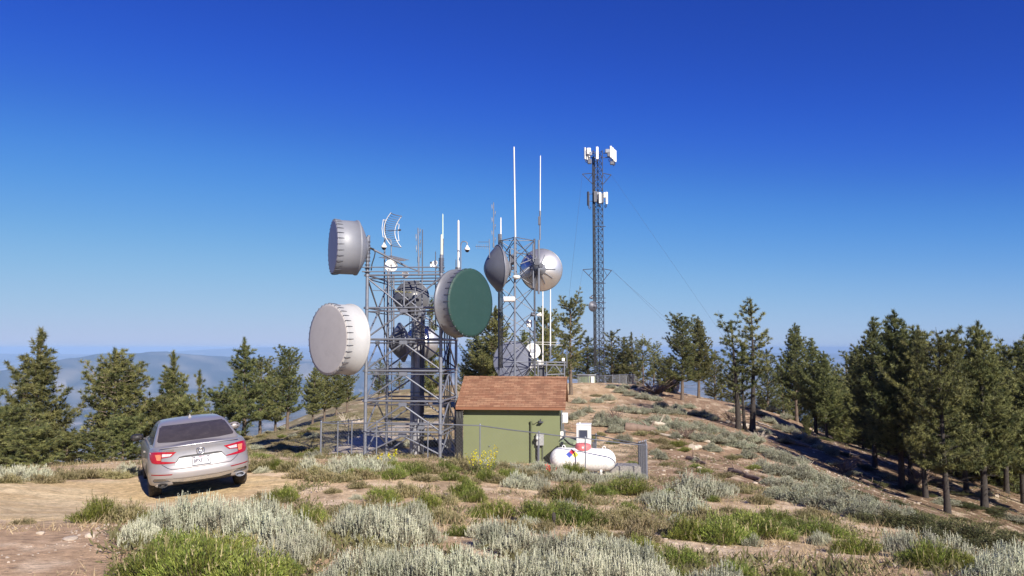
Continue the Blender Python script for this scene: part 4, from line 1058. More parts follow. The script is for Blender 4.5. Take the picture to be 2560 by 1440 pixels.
# ------------------------------------------------------------------ chain-link fences
M_wire = mat('galvanised_wire', (0.20, 0.21, 0.23), 0.5, 0.5, 0.1)
def fence(label, pts, r_post=.026, wire=.0018, pitch_=.13, top_over=.03, group='chain-link fences'):
    """pts: (px, py of the top rail, depth, post?)"""
    P_ = [at(a, b, c) for a, b, c in pts]
    t = thing('chain_link_fence', label, 'fence', (P_[0].x, P_[0].y, gz(P_[0].x, P_[0].y)), group)
    for i, p in enumerate(P_):
        g0 = gz(p.x, p.y) - .08; big = i in (0, len(P_) - 1)
        m = MB(); m.tube((p.x, p.y, g0), p + Vector((0, 0, top_over)), r_post * (1.25 if big else .85), 10); m.lathe([(r_post * 1.3, 0), (r_post * 1.0, .03), (0, .045)], 10, Matrix.Translation(p + Vector((0, 0, top_over)))); m.build('post', M_galv, t)
    for a, b in zip(P_, P_[1:]):
        m = MB(); m.path([a, a.lerp(b, .5) - Vector((0, 0, .012)), b], r_post * .72, 8); m.build('top_rail', M_galv, t)
        ga = gz(a.x, a.y); gb_ = gz(b.x, b.y); L = (b - a).xy.length
        h = max(.3, min(a.z - ga, b.z - gb_)); m = MB()
        n = int((L + h) / pitch_)
        def pt(u, v): # u along 0..L, v 0..1 up
            q = a.lerp(b, u / L); z0 = ga + (gb_ - ga) * u / L + .03; return Vector((q.x, q.y, z0 + (q.z - z0) * v))
        for k in range(n):
            u0 = k * pitch_ - h
            for s in (0, 1):
                s0, s1 = max(0, u0), min(L, u0 + h)
                if s1 - s0 < .02: continue
                v0, v1 = (s0 - u0) / h, (s1 - u0) / h
                if s: v0, v1 = 1 - v0, 1 - v1
                m.tube(pt(s0, v0), pt(s1, v1), wire, 3, cap=False)
        m.build('chain_link_mesh', M_wire, t)
    return t
fence('low chain-link fence along the near side of the yard, sloping down past the white tank', [(803, 1056, 29.3), (845, 1059, 29.0), (880, 1058, 28.8), (942, 1056, 28.5), (1070, 1058, 28.2), (1200, 1064, 28.0), (1347, 1083, 27.0), (1463, 1096, 26.5), (1616, 1114, 26.0)])
fence('short end panel of chain-link fence seen edge-on right of the propane tank', [(1614.5, 1104, 26.0), (1610.5, 1105, 26.7), (1606, 1106, 27.5), (1601.5, 1107, 28.3), (1597.5, 1108, 29.1)], .02, .004, .06)
fence('far rail of chain-link fence running from the hut corner behind the white cabinet', [(1412, 1079, 32.2), (1490, 1088, 31.0), (1597, 1109, 29.2)])
fence('low chain-link fence at the left end of the yard running back along the pale path', [(803, 1056, 29.35), (872, 1052, 36.0), (915, 1046, 43.0)], wire=.0014, pitch_=.25)
# fenced compound at the foot of the mast
fence('tall chain-link fence around the foot of the distant mast', [(1447, 941, 93.0), (1471, 940, 91.5), (1494, 940, 90.5), (1512, 939, 90), (1531, 938, 91), (1549, 937, 94), (1566, 936, 98), (1582, 936, 103), (1597, 936, 108)], .05, .008, .2)
p = at(1466, 970, 98); pg = gz(p.x, p.y)
sh = thing('equipment_shelter', 'small pale green shelter with a dark side at the foot of the distant mast', 'shelter', (p.x, p.y, pg), rot=Quaternion((0, 0, 1), R(-38)))
ht_ = at(1466, 938, 98).z - pg
m = MB(); m.bbox((-.85, -.7, 0), (.85, .7, ht_), .03); m.build('wall', mat('pale_green_panel', (0.34, 0.40, 0.27), .7, 0, .06), sh, False)
m = MB(); m.bbox((-.95, -.8, ht_), (.95, .8, ht_ + .1), .02); m.build('roof', M_greybox, sh, False)
m = MB(); m.bbox((-.3, -.735, .1), (.35, -.703, ht_ - .25), .01); m.build('door', M_darkgreen, sh, False)
p = at(1481, 965, 97); pg = gz(p.x, p.y)
m = MB(); m.bbox((p.x - .2, p.y - .2, pg), (p.x + .2, p.y + .2, pg + 1.2), .03); o = m.build('utility_cabinet', M_whitemetal); setp(o, 'small white cabinet between the pale green shelter and the mast foot', 'cabinet')
# ------------------------------------------------------------------ parked car
from mathutils.geometry import delaunay_2d_cdt
def paint_mat():
    m = mat('dusty_silver_paint', (0.335, 0.335, 0.375), 0.34, 0.55, 0.03, 2.0, coat=0.6)
    t = m.node_tree; b = t.nodes['Principled BSDF']
    src = b.inputs['Base Color'].links[0].from_socket
    tc = N(t, 'ShaderNodeTexCoord'); sp = N(t, 'ShaderNodeSeparateXYZ'); t.links.new(tc.outputs['Object'], sp.inputs[0])
    n = N(t, 'ShaderNodeTexNoise', Scale=3.0, Detail=7.0, Roughness=.7); t.links.new(tc.outputs['Object'], n.inputs['Vector'])
    a = N(t, 'ShaderNodeMapRange'); a.inputs[1].default_value = 1.0; a.inputs[2].default_value = 0.25; a.inputs[3].default_value = 0.04; a.inputs[4].default_value = 0.45; t.links.new(sp.outputs[2], a.inputs[0])
    mu = N(t, 'ShaderNodeMath', operation='MULTIPLY_ADD'); mu.inputs[1].default_value = .5; mu.inputs[2].default_value = -.25; t.links.new(n.outputs[0], mu.inputs[0])
    ab = N(t, 'ShaderNodeMath', operation='ABSOLUTE'); t.links.new(sp.outputs[0], ab.inputs[0])
    sd = N(t, 'ShaderNodeMapRange'); sd.inputs[1].default_value = .6; sd.inputs[2].default_value = .93; sd.inputs[4].default_value = .25; t.links.new(ab.outputs[0], sd.inputs[0])
    ad = N(t, 'ShaderNodeMath', operation='ADD'); t.links.new(a.outputs[0], ad.inputs[0]); t.links.new(mu.outputs[0], ad.inputs[1])
    ad2 = N(t, 'ShaderNodeMath', operation='ADD', use_clamp=True); t.links.new(ad.outputs[0], ad2.inputs[0]); t.links.new(sd.outputs[0], ad2.inputs[1])
    ge = N(t, 'ShaderNodeNewGeometry'); vt = N(t, 'ShaderNodeVectorTransform', vector_type='NORMAL', convert_from='WORLD', convert_to='OBJECT'); t.links.new(ge.outputs['Normal'], vt.inputs[0])
    sn = N(t, 'ShaderNodeSeparateXYZ'); t.links.new(vt.outputs[0], sn.inputs[0])
    up = N(t, 'ShaderNodeMapRange'); up.inputs[1].default_value = .6; up.inputs[4].default_value = .42; t.links.new(sn.outputs[2], up.inputs[0])
    ad3 = N(t, 'ShaderNodeMath', operation='ADD', use_clamp=True); t.links.new(ad2.outputs[0], ad3.inputs[0]); t.links.new(up.outputs[0], ad3.inputs[1]); ad2 = ad3
    mx = N(t, 'ShaderNodeMix', data_type='RGBA'); t.links.new(ad2.outputs[0], mx.inputs[0]); t.links.new(src, mx.inputs[6]); mx.inputs[7].default_value = (0.33, 0.265, 0.19, 1)
    t.links.new(mx.outputs[2], b.inputs['Base Color'])
    rg = N(t, 'ShaderNodeMapRange'); rg.inputs[3].default_value = .3; rg.inputs[4].default_value = .75; t.links.new(ad2.outputs[0], rg.inputs[0]); t.links.new(rg.outputs[0], b.inputs['Roughness'])
    me_ = N(t, 'ShaderNodeMapRange'); me_.inputs[3].default_value = .6; me_.inputs[4].default_value = .05; t.links.new(ad2.outputs[0], me_.inputs[0]); t.links.new(me_.outputs[0], b.inputs['Metallic'])
    return m
M_paint = paint_mat()
M_glass = mat('tinted_car_glass', (0.05, 0.043, 0.046), 0.2, 0, 0.2, 4, spec=0.28, dirt=(0.20, 0.165, 0.15), dirt_amt=0.14)
M_lampred = mat('red_tail_lens', (0.33, 0.004, 0.012), 0.2, 0, 0.12, 9, coat=.6)
M_lampdark = mat('deep_red_lens_edge', (0.22, 0.006, 0.012), 0.2, 0, 0.1, 9, coat=.6)
M_lampclear = mat('clear_lens', (0.62, 0.60, 0.60), 0.15, .3, 0.25, 30)
M_amber = mat('amber_lens', (0.55, 0.18, 0.10), 0.2, 0, 0.3, 30)
M_chrome = mat('chrome', (0.72, 0.72, 0.74), 0.12, 1.0, 0.03)
M_blackp = mat('black_plastic', (0.02, 0.02, 0.022), 0.5)
M_tyre = mat('dusty_tyre', (0.035, 0.032, 0.03), 0.85, 0, 0.2, 8, dirt=(0.22, 0.17, 0.12), dirt_amt=0.6)
M_plate = mat('plate_white', (0.80, 0.80, 0.82), 0.4, 0, 0.03)
M_platetext = mat('plate_ink', (0.05, 0.05, 0.10), 0.5)
M_platescript = mat('plate_script', (0.30, 0.08, 0.16), 0.5)
car = thing('parked_car', 'dusty silver saloon car parked on the sandy road, seen from behind', 'car', CAR_M.translation, rot=CAR_M.to_quaternion())
FR = [0, .22, .42, .6, .74, .84, .91, .96, .99, 1.0]
RO = [0, .004, .018, .048, .095, .15, .215, .30, .42, .58]
def plan(W, yr, yf, k=1.0, kf=1.2):
    kf = min(kf, max(.05, (yf - yr - .58 * k) * .5))
    right = [(W * f, yr + o * k) for f, o in zip(FR, RO)]
    side = [(W, yr + .58 * k + (yf - .7 * kf - yr - .58 * k) * t) for t in (.15, .3, .5, .7, .85)]
    front = [(W * f, yf - o * kf * 1.2) for f, o in zip(reversed(FR), reversed(RO))]
    half = right + side + front
    return half + [(-x, y) for x, y in reversed(half[1:-1])]
def loft(levels, k=1.0):
    V = []; F = []; n = None
    for lv in levels:
        z, W, yr, yf = lv[:4]; kk = lv[4] if len(lv) > 4 else k
        pl = plan(W, yr, yf, kk); n = len(pl)
        crown = lv[5] if len(lv) > 5 else 0
        V += [(x, y, z + crown * (1 - (x / W) ** 2)) for x, y in pl]
    for i in range(len(levels) - 1):
        for j in range(n): F.append((i*n+j, i*n+(j+1)%n, (i+1)*n+(j+1)%n, (i+1)*n+j))
    F.append(tuple(range(n - 1, -1, -1))); F.append(tuple(range((len(levels)-1)*n, len(levels)*n)))
    return V, F
LOW = [(.305,.78,.34,4.5),(.312,.87,.13,4.65),(.325,.912,.055,4.75),(.36,.921,.030,4.83),(.43,.925,.014,4.87),(.50,.930,.004,4.88),(.56,.932,.006,4.87),(.60,.932,.022,4.85),
       (.635,.932,.05,4.82),(.68,.931,.06,4.78),(.76,.928,.068,4.68),(.84,.922,.078,4.5),(.91,.910,.084,4.3),(.965,.888,.084,4.0),(.995,.868,.078,3.8,1.0,.012),(1.01,.855,.082,3.7,1.0,.022),(1.018,.84,.11,3.6,1.0,.025),(1.016,.80,.17,3.5,1.0,.028),(1.02,.6,.4,3.3,.8,.03),(1.025,.3,.8,3.0,.5,.03)]
GRN = [(.98,.81,.56,3.55,.35),(1.05,.79,.64,3.42,.32),(1.13,.757,.83,3.25,.30),(1.21,.722,1.04,3.08,.28),(1.29,.684,1.27,2.92,.26),(1.335,.655,1.42,2.82,.24),(1.365,.63,1.55,2.76,.22),(1.39,.59,1.72,2.68,.2,.006),(1.402,.54,1.88,2.6,.18,.01),(1.41,.46,2.03,2.5,.15,.014),(1.416,.25,2.2,2.4,.1,.014)]
def cut_mesh(levels, cyl):
    V, F = loft(levels); me = mesh_from('tmp', V, F)
    bm = bmesh.new(); bm.from_mesh(me); bmesh.ops.recalc_face_normals(bm, faces=bm.faces[:]); bm.to_mesh(me); bm.free()
    o = link('tmp', me); cs = []
    for y in cyl:
        for s in (-1, 1):
            m = MB(); m.tube((s * .62, y, .335), (s * 1.2, y, .335), .385, 40); c = m.build('cutter', M_blackp); cs.append(c)
            md = o.modifiers.new('b', 'BOOLEAN'); md.object = c; md.operation = 'DIFFERENCE'; md.solver = 'EXACT'
    bpy.context.view_layer.update()
    me2 = bpy.data.meshes.new_from_object(o.evaluated_get(bpy.context.evaluated_depsgraph_get()))
    for c in cs + [o]: bpy.data.objects.remove(c)
    return me2
def bvh(me): return BVHTree.FromPolygons([v.co for v in me.vertices], [tuple(p.vertices) for p in me.polygons])
bme = cut_mesh(LOW, (1.03, 3.86)); bme.name = 'body'
bme.materials.clear(); bme.materials.append(M_paint); bme.materials.append(M_blackp)
for p in bme.polygons:
    c = p.center; p.use_smooth = True; p.material_index = 0
    for y in (1.03, 3.86):
        if math.hypot(c.y - y, c.z - .335) < .386 and abs(c.x) > .6: p.material_index = 1; p.use_smooth = False
    if c.z < .309: p.material_index = 1
def split_sharp(me, deg):
    bm = bmesh.new(); bm.from_mesh(me)
    es = [e for e in bm.edges if len(e.link_faces) == 2 and e.calc_face_angle(0) > R(deg)]
    bmesh.ops.split_edges(bm, edges=es); bm.to_mesh(me); bm.free()
split_sharp(bme, 40)
body = link('body', bme, car)
V, F = loft(GRN); gme_ = mesh_from('cabin', V, F, [M_paint], True); split_sharp(gme_, 50); cabin = link('cabin', gme_, car)
TB = bvh(bme); TG = bvh(gme_)
def decal(name, pts, m, off=.006, axis='y', step=.035, sub=None, trees=(TB, TG), parent=None, sgn=1):
    """patch with outline pts laid on the bodywork; axis y: pts are (x, z) seen from behind, axis x: pts are (y, z) seen from the side sgn"""
    pts = [Vector(p) for p in pts]
    xs = [p.x for p in pts]; zs = [p.y for p in pts]
    E = []; out = []
    for a, b in zip(pts, pts[1:] + pts[:1]):
        k = max(1, int((b - a).length / step)); out += [a.lerp(b, i / k) for i in range(k)]
    no = len(out); E = [(i, (i + 1) % no) for i in range(no)]
    def inside(q):
        c = False
        for a, b in zip(pts, pts[1:] + pts[:1]):
            if (a.y > q.y) != (b.y > q.y) and q.x < (b.x - a.x) * (q.y - a.y) / (b.y - a.y) + a.x: c = not c
        return c
    x = min(xs) + step / 2
    while x < max(xs):
        z = min(zs) + step / 2
        while z < max(zs):
            q = Vector((x, z))
            if inside(q) and min((q - o).length for o in out) > step * .4: out.append(q)
            z += step
        x += step
    v2, e2, f2, *_ = delaunay_2d_cdt(out, E, [list(range(no))], 1, 1e-6)
    V = []; 
    for q in v2:
        best = None
        for T in trees:
            if axis == 'y': r = T.ray_cast(Vector((q.x, -2, q.y)), Vector((0, 1, 0)))
            elif axis == 'x': r = T.ray_cast(Vector((sgn * 3, q.x, q.y)), Vector((-sgn, 0, 0)))
            else: r = T.ray_cast(Vector((q.x, q.y, 4)), Vector((0, 0, -1)))
            if r[0] is not None and (best is None or r[3] < best[3]): best = r
        if best is None: best = (Vector((q.x, 0, q.y)), Vector((0, -1, 0)), 0, 0)
        V.append(best[0] + (Vector((0, -off, 0)) if axis == 'y' else Vector((sgn * off, 0, 0)) if axis == 'x' else Vector((0, 0, off))))
    me = mesh_from(name, [tuple(v) for v in V], [list(f) for f in f2], [m], True)
    o = link(name, me, parent or car)
    if sub:
        md = o.modifiers.new('thick', 'SOLIDIFY'); md.thickness = sub; md.offset = 1
    return o
def mir(pts, s): return [(x * s, z) for x, z in pts]
# glass
decal('rear_window', [(-.70,1.075),(-.72,1.10),(-.635,1.31),(-.59,1.33),(.59,1.33),(.635,1.31),(.72,1.10),(.70,1.075),(.4,1.06),(-.4,1.06)], M_glass, .006)
decal('window_trim', [(-.595,1.332),(-.59,1.340),(.59,1.340),(.595,1.332)], M_blackp, .007)
for s in (-1, 1):
    decal('side_window', [(1.05,1.06),(1.45,1.30),(1.8,1.36),(2.55,1.36),(3.25,1.05),(3.2,1.0),(1.3,1.0)], M_glass, .006, 'x', .06, sgn=s)
    # tail lamp: red C shape with a clear strip and an amber block
    o = decal('tail_lamp', mir([(.43,.925),(.56,.937),(.70,.952),(.80,.955),(.875,.948),(.89,.90),(.885,.82),(.86,.755),(.80,.735),(.66,.722),(.47,.722),(.455,.735),(.70,.775),(.715,.83),(.53,.845)], s), M_lampred, .012, step=.02)
    decal('clear_lens', mir([(.50,.895),(.68,.91),(.685,.855),(.55,.855)], s), M_lampclear, .017, step=.02, parent=o)
    decal('amber_lens', mir([(.70,.905),(.80,.905),(.775,.80),(.705,.79)], s), M_amber, .017, step=.02, parent=o)
    decal('lens_line', mir([(.685,.948),(.695,.948),(.712,.735),(.702,.735)], s), M_lampdark, .02, step=.02, parent=o)
    decal('reflector', mir([(.52,.525),(.88,.545),(.885,.525),(.54,.507)], s), M_lampdark, .006, step=.03)
    # lower vents and exhaust trim
    v = decal('bumper_vent', mir([(.57,.385),(.66,.44),(.84,.45),(.86,.42),(.84,.385)], s), M_blackp, .005, step=.03)
    for z in (.40, .418, .435): decal('slat', mir([(.60 + (z - .40) * 1.2, z), (.845, z + .004), (.845, z - .004), (.60 + (z - .40) * 1.2, z - .008)], s), M_chrome if z > .41 else M_galv, .012, step=.04, parent=v)
    m = MB(); Mx = Matrix.Translation((s * .70, .15, .33)) @ Matrix.Rotation(PI / 2, 4, 'X') @ Matrix.Scale(2.0, 4, (1, 0, 0))
    m.lathe([(.030, -.1), (.034, .06), (.044, .065), (.044, -.1)], 20, Mx); m.disc(.031, -.02, 20, Mx); m.build('exhaust_tip', M_blackp if s < 0 else M_galv, car, False)
    m = MB(); m.bbox((s * .68 - .15, .16, .30), (s * .68 + .15, .5, .345), .025); m.build('valance', M_paint, car, False)
    # mirrors
    m = MB(); m.blob((s * 1.02, 3.0, 1.045), (.13, .11, .082), 3, 3, .02)
    m.S = [True] * len(m.S); mo = m.build('side_mirror', M_blackp if s < 0 else M_paint, car, False)
    m = MB(); m.bbox((s * 1.02 - .09, 2.91, .995), (s * 1.02 + .09, 2.94, 1.095), .012); m.build('mirror_glass', M_glass, mo, False)
    m = MB(); m.tube((s * .82, 3.05, .99), (s * 1.0, 3.03, 1.01), .03, 8); m.build('mirror_stalk', M_blackp, mo, False)
    # wheels
    for y in (1.03, 3.86):
        wh = bpy.data.objects.new('wheel', None); col.objects.link(wh); wh.parent = car; wh.location = (s * .805, y, .335); wh.rotation_euler = (0, s * PI / 2, 0)
        m = MB(); m.lathe([(.235, -.105), (.30, -.115), (.325, -.10), (.335, -.07), (.337, 0), (.335, .07), (.325, .10), (.30, .115), (.235, .105)], 44)
        for g_ in (-.045, 0, .045): m.lathe([(.3385, g_ - .005), (.3385, g_ + .005)], 44)
        m.build('tyre', M_tyre, wh, False)
        m = MB(); m.lathe([(.24, -.10), (.215, -.02), (.215, .06), (.24, .105)], 40)
        for k in range(10):
            a = 2 * PI * k / 10; u = Vector((math.cos(a), math.sin(a), 0)); v_ = Vector((-math.sin(a), math.cos(a), 0))
            m.tube(u * .04 + Vector((0, 0, .08)), u * .225 + v_ * .02 * (1 if k % 2 else -1) + Vector((0, 0, .075)), .016, 6)
        m.disc(.06, .095, 16); m.disc(.21, .0, 24)
        m.build('rim', M_galv, wh, False)
# boot lid panel lines, plate recess, emblem, lettering, lip
decal('panel_gap', [(-.69,.715),(-.60,.645),(-.53,.612),(0,.605),(.53,.612),(.60,.645),(.69,.715),(.70,.712),(.608,.638),(.535,.604),(0,.597),(-.535,.604),(-.608,.638),(-.70,.712)], M_blackp, .004, step=.04)
decal('boot_seam', [(-.86,.985),(-.70,.952),(-.69,.948),(-.85,.978)], M_blackp, .004, step=.04)
decal('painted_recess_shadow', [(-.455,.73),(-.385,.825),(-.3,.838),(.3,.838),(.385,.825),(.455,.73),(.43,.73),(.37,.803),(-.37,.803),(-.43,.73)], M_blackp, .005, step=.03)  # black strip painting the shadow under the boot lid edge
M_glare = mat('painted_glare_white', (0.84, 0.84, 0.85), 0.22, 0.0, 0.02)  # white colour stands in for the sun's glare on the recess panel
gn = decal('plate_panel', [(-.46,.70),(-.385,.80),(.385,.80),(.46,.70),(.415,.635),(-.415,.635)], M_glare, .010, step=.03)
m = MB(); m.bbox((-.155, .028, .640), (.155, .042, .802), .004); pl_ = m.build('licence_plate', M_plate, car, False)
m = MB()
for a, b in (((-.168, .022, .80), (.168, .044, .812)), ((-.168, .022, .628), (.168, .044, .642)), ((-.168, .022, .642), (-.156, .044, .80)), ((.156, .022, .642), (.168, .044, .80))): m.box(a, b)
m.build('plate_frame', M_galv, pl_, False)
def put_text(body, size, x, y, z, mt, parent, sx=1.0):
    me = text_mesh(body, size, 0, size * .03)
    for v in me.vertices: v.co = (x + v.co.x * sx, y, z + v.co.y)
    me.materials.clear(); me.materials.append(mt); return link('lettering', me, parent)
put_text('8PXF115', .098, 0, .0255, .708, M_platetext, pl_, .78)
put_text('California', .034, 0, .0255, .785, M_platescript, pl_)
for x in (-.125, .125): m = MB(); m.box((x - .02, .0252, .772), (x + .02, .027, .79)); m.build('sticker', M_platetext, pl_, False)
em = MB(); ez = .895; r0 = TB.ray_cast(Vector((0, -2, ez)), Vector((0, 1, 0)))[0].y - .008
def rr(w, h, tp): return [(-w * tp, ez + h), (w * tp, ez + h), (w, ez), (w * .82, ez - h), (-w * .82, ez - h), (-w, ez)]
em.path([(x * 1.12, r0, ez + (z - ez) * 1.12) for x, z in [(-.045, ez + .047), (0, ez + .05), (.045, ez + .047), (.06, ez + .035), (.062, ez), (.052, ez - .042), (.035, ez - .05), (-.035, ez - .05), (-.052, ez - .042), (-.062, ez), (-.06, ez + .035)]], .0085, 6, closed=True)
for s in (-1, 1): em.path([(s * .036, r0, ez + .038), (s * .03, r0, ez), (s * .022, r0, ez - .038)], [.011, .009, .012], 6)
em.tube((-.03, r0, ez - .002), (.03, r0, ez - .002), .009, 6)
em.build('emblem', M_chrome, car, False)
ty = TB.ray_cast(Vector((-.6, -2, .97)), Vector((0, 1, 0)))[0]
lt = put_text('ACCORD', .05, -.60, 0, .955, M_chrome, car, 1.3)
for v in lt.data.vertices:
    r_ = TB.ray_cast(Vector((v.co.x, -2, v.co.z)), Vector((0, 1, 0)))[0]
    if r_ is not None: v.co.y = r_.y - .006
# lower silver bar and dark diffuser
decal('bumper_bar', [(-.56,.385),(-.62,.432),(-.3,.415),(.3,.415),(.62,.432),(.56,.385),(.3,.352),(-.3,.352)], M_chrome if False else mat('satin_silver_bar', (0.62, 0.62, 0.64), 0.18, .9, .04), .009, step=.04)
decal('bar_line', [(-.84,.453),(-.62,.443),(-.3,.425),(.3,.425),(.62,.443),(.84,.453),(.84,.459),(.62,.45),(.3,.434),(-.3,.434),(-.62,.45),(-.84,.459)], M_chrome, .012, step=.05)
decal('diffuser', [(-.54,.382),(-.3,.350),(.3,.350),(.54,.382),(.54,.308),(-.54,.308)], M_blackp, .006, step=.04)
m = MB(); m.bbox((-.7, .5, .24), (.7, 4.3, .32), .02); m.build('underbody', M_blackp, car, False)
lip = MB(); lip.path([(x, .078 + .10 * abs(x / .72) ** 3, 1.028 - .012 * abs(x / .72) ** 2) for x in np.linspace(-.72, .72, 21)], [.006] + [.013] * 19 + [.006], 8); lip.build('lip_spoiler', M_paint, car, False)
fin = MB(); fin.add([(-.035, 1.98, 1.412), (.035, 1.98, 1.412), (.03, 2.16, 1.42), (-.03, 2.16, 1.42), (-.006, 1.965, 1.485), (.006, 1.965, 1.485), (0, 2.13, 1.43)], [(0,1,5,4),(1,2,6,5),(2,3,6),(3,0,4,6),(4,5,6)]); fin.build('roof_antenna', M_paint, car, False)
for s in (-1, 1):
    decal('door_gap', [(1.62,.5),(1.63,.5),(1.63,.98),(1.62,.98)], M_blackp, .003, 'x', .08, sgn=s)
    h_ = MB(); h_.bbox((s * .93 - .02, 1.75, .82), (s * .93 + .02, 1.95, .85), .008); h_.build('door_handle', M_paint, car, False)
# ------------------------------------------------------------------ pines
M_needle = leaf_mat('pine_needles', 0.24, 0.55, 0.3)
M_bark = mat('grey_brown_bark', (0.125, 0.095, 0.075), 0.95, 0, 0.3, 9, 0.6, 30, dirt=(0.24, 0.19, 0.15), dirt_amt=0.5)
M_barkpale = mat('pale_weathered_bark', (0.30, 0.235, 0.19), 0.95, 0, 0.25, 9, 0.6, 30, dirt=(0.16, 0.12, 0.10), dirt_amt=0.5)
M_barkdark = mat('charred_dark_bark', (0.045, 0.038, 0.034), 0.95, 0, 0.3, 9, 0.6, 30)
def tufts(C, D, L, g, nn=15, wid=.016):
    """needle brushes: centres C, directions D (unit), lengths L; one thin triangle per needle"""
    C = np.asarray(C); D = np.asarray(D); L = np.asarray(L); n = len(C)
    d = g.normal(size=(n, nn, 3)); d /= np.linalg.norm(d, axis=2, keepdims=True)
    d = d * .95 + D[:, None, :] * .60 + np.array([0, 0, .22]); d /= np.linalg.norm(d, axis=2, keepdims=True)
    base = C[:, None, :] + D[:, None, :] * (g.uniform(-.6, .25, (n, nn, 1)) * L[:, None, None]) + g.normal(0, .02, (n, nn, 3))
    tip = base + d * (L[:, None, None] * g.uniform(.65, 1.05, (n, nn, 1)))
    s = np.cross(d, g.normal(size=(n, nn, 3))); s /= np.linalg.norm(s, axis=2, keepdims=True) + 1e-9
    s *= wid
    V = np.stack([base - s, base + s, tip], axis=2).reshape(-1, 3)
    F = np.arange(len(V)).reshape(-1, 3)
    t = g.uniform(0, 1, n)
    ca = np.array([0.066, 0.086, 0.034]); cb = np.array([0.26, 0.265, 0.098])
    c = ca * (1 - t[:, None]) + cb * t[:, None]
    c = np.repeat(c, nn * 3, axis=0) * g.uniform(.75, 1.25, (n * nn, 1)).repeat(3, axis=0)
    return V, F, c
def pine(seed, H, crown0, rad, shape, dens=1.0, lean=0.0, dead=0.12, open_top=False, trunk_r=None, bark=M_bark, nn=40, tuft=.25, wid=.017):
    """returns trunk mesh and crown mesh; shape(t) gives relative limb length over the crown height 0..1"""
    g = np.random.default_rng(seed); r_ = random.Random(seed)
    tr = trunk_r or H * .021
    m = MB(); pts = []; ns = 14
    ph = r_.uniform(0, 6)
    for i in range(ns + 1):
        s = i / ns
        pts.append(Vector((lean * s * H + .012 * H * math.sin(3.1 * s + ph), .012 * H * math.cos(2.3 * s + ph), H * s * .985)))
    m.path([pts[0] - Vector((0, 0, .25))] + pts, [tr * 1.35] + [tr * (1.12 if i == 0 else 1) * (1 - .95 * (i / ns) ** .9) + .012 for i in range(ns + 1)], 9)
    def trunk_at(z):
        s = min(max(z / (H * .985), 0), 1) * ns; i = min(int(s), ns - 1); return pts[i].lerp(pts[i + 1], s - i)
    C = []; D = []; L = []
    z = H * crown0; az = r_.uniform(0, 6)
    while z < H * .97:
        t = (z / H - crown0) / (1 - crown0)
        Lb = max(.3, rad * shape(t))
        nb = max(4, int((7.5 if t < .75 else 6) * dens))
        for b in range(nb):
            az += 2.4 + r_.uniform(-.5, .5)
            l = Lb * r_.uniform(.38, 1.15)
            if r_.random() < .10: l *= 1.25
            if r_.random() < .16: continue
            up = r_.uniform(-.12, .25) + .55 * t
            o = trunk_at(z + r_.uniform(-.1, .1)); u = Vector((math.cos(az), math.sin(az), 0))
            q = []; nseg = 5
            for k in range(nseg + 1):
                s = k / nseg; q.append(o + u * (l * s) + Vector((0, 0, l * (up * s - .16 * s * (1 - s) * 2 + .42 * s * s))) + Vector((r_.uniform(-.03, .03), r_.uniform(-.03, .03), 0)) * l * (k > 0))
            br = max(.008, min(.035, .014 + l * .012))
            m.path(q, [br * (1 - .75 * k / nseg) for k in range(nseg + 1)], 4)
            step = .24 / min(1, dens)
            s = max(.22, .48 - .10 * l) if l > .5 else .1
            while s <= 1.001:
                i = min(int(s * nseg), nseg - 1); p = q[i].lerp(q[i + 1], s * nseg - i); dr = (q[i + 1] - q[i]).normalized()
                C.append(p); D.append((dr + Vector((0, 0, .35))).normalized()); L.append(tuft * r_.uniform(.8, 1.2))
                if l > .45 and s < .97:
                    for sd in (-1, 1):
                        if r_.random() < .9:
                            v = Vector((-u.y, u.x, 0)) * sd; tl = (.18 + .42 * l * (1.1 - s)) * r_.uniform(.6, 1.2)
                            e = p + (v * .8 + u * .55 + Vector((0, 0, .28))).normalized() * tl
                            if tl > .28: m.tube(p, e, br * .35, 3, cap=False)
                            for kk in range(max(1, int(tl / .30))):
                                pp = e.lerp(p, kk * .30 / tl) if tl > 0 else e
                                C.append(pp + Vector((r_.uniform(-.04, .04), r_.uniform(-.04, .04), r_.uniform(-.02, .06)))); D.append((e - p).normalized()); L.append(tuft * r_.uniform(.75, 1.15))
                s += step / max(l, .2)
        z += (.29 if not open_top else .38) * (1 + .25 * r_.random()) / min(dens, 1.2) * (.8 if t > .75 else 1)
    top = trunk_at(H * .97)
    for k in range(8): C.append(top + Vector((r_.uniform(-.04, .04), r_.uniform(-.04, .04), .10 * k - .25))); D.append(Vector((0, 0, 1))); L.append(tuft)
    for k in range(int(H * dead * 12)):          # bare dead limbs under the crown
        zz = H * r_.uniform(.08, crown0 + .18); a = r_.uniform(0, 6.28); l = r_.uniform(.25, .9) * min(rad, 1.6)
        o = trunk_at(zz); e = o + Vector((math.cos(a) * l, math.sin(a) * l, r_.uniform(-.3, .12) * l)); md = o.lerp(e, .5) + Vector((0, 0, -.05 * l))
        m.path([o, md, e], [.014, .01, .004], 4)
        if l > .5: m.tube(md, md + Vector((math.cos(a + .8) * l * .4, math.sin(a + .8) * l * .4, .02)), .006, 3, cap=False)
    me = bpy.data.meshes.new('trunk'); me.from_pydata([tuple(v) for v in m.V], [], m.F); me.materials.append(bark); me.polygons.foreach_set('use_smooth', np.array(m.S, bool))
    print('pine', seed, len(C))
    V, F, c = tufts(C, D, L, g, nn, wid)
    cm = mesh_from('crown', V, F, [M_needle], False, c)
    return me, cm
cone = lambda t: (1 - t) ** .85 * (.75 + .25 * min(1, t * 6)) * (1 + .12 * math.sin(t * 31)) + .06
full = lambda t: (math.sin(PI * min(1, .24 + t * .74)) ** .8 if t < .9 else .55) * (1 - t) ** .35 * (1 + .16 * math.sin(t * 27)) + .05
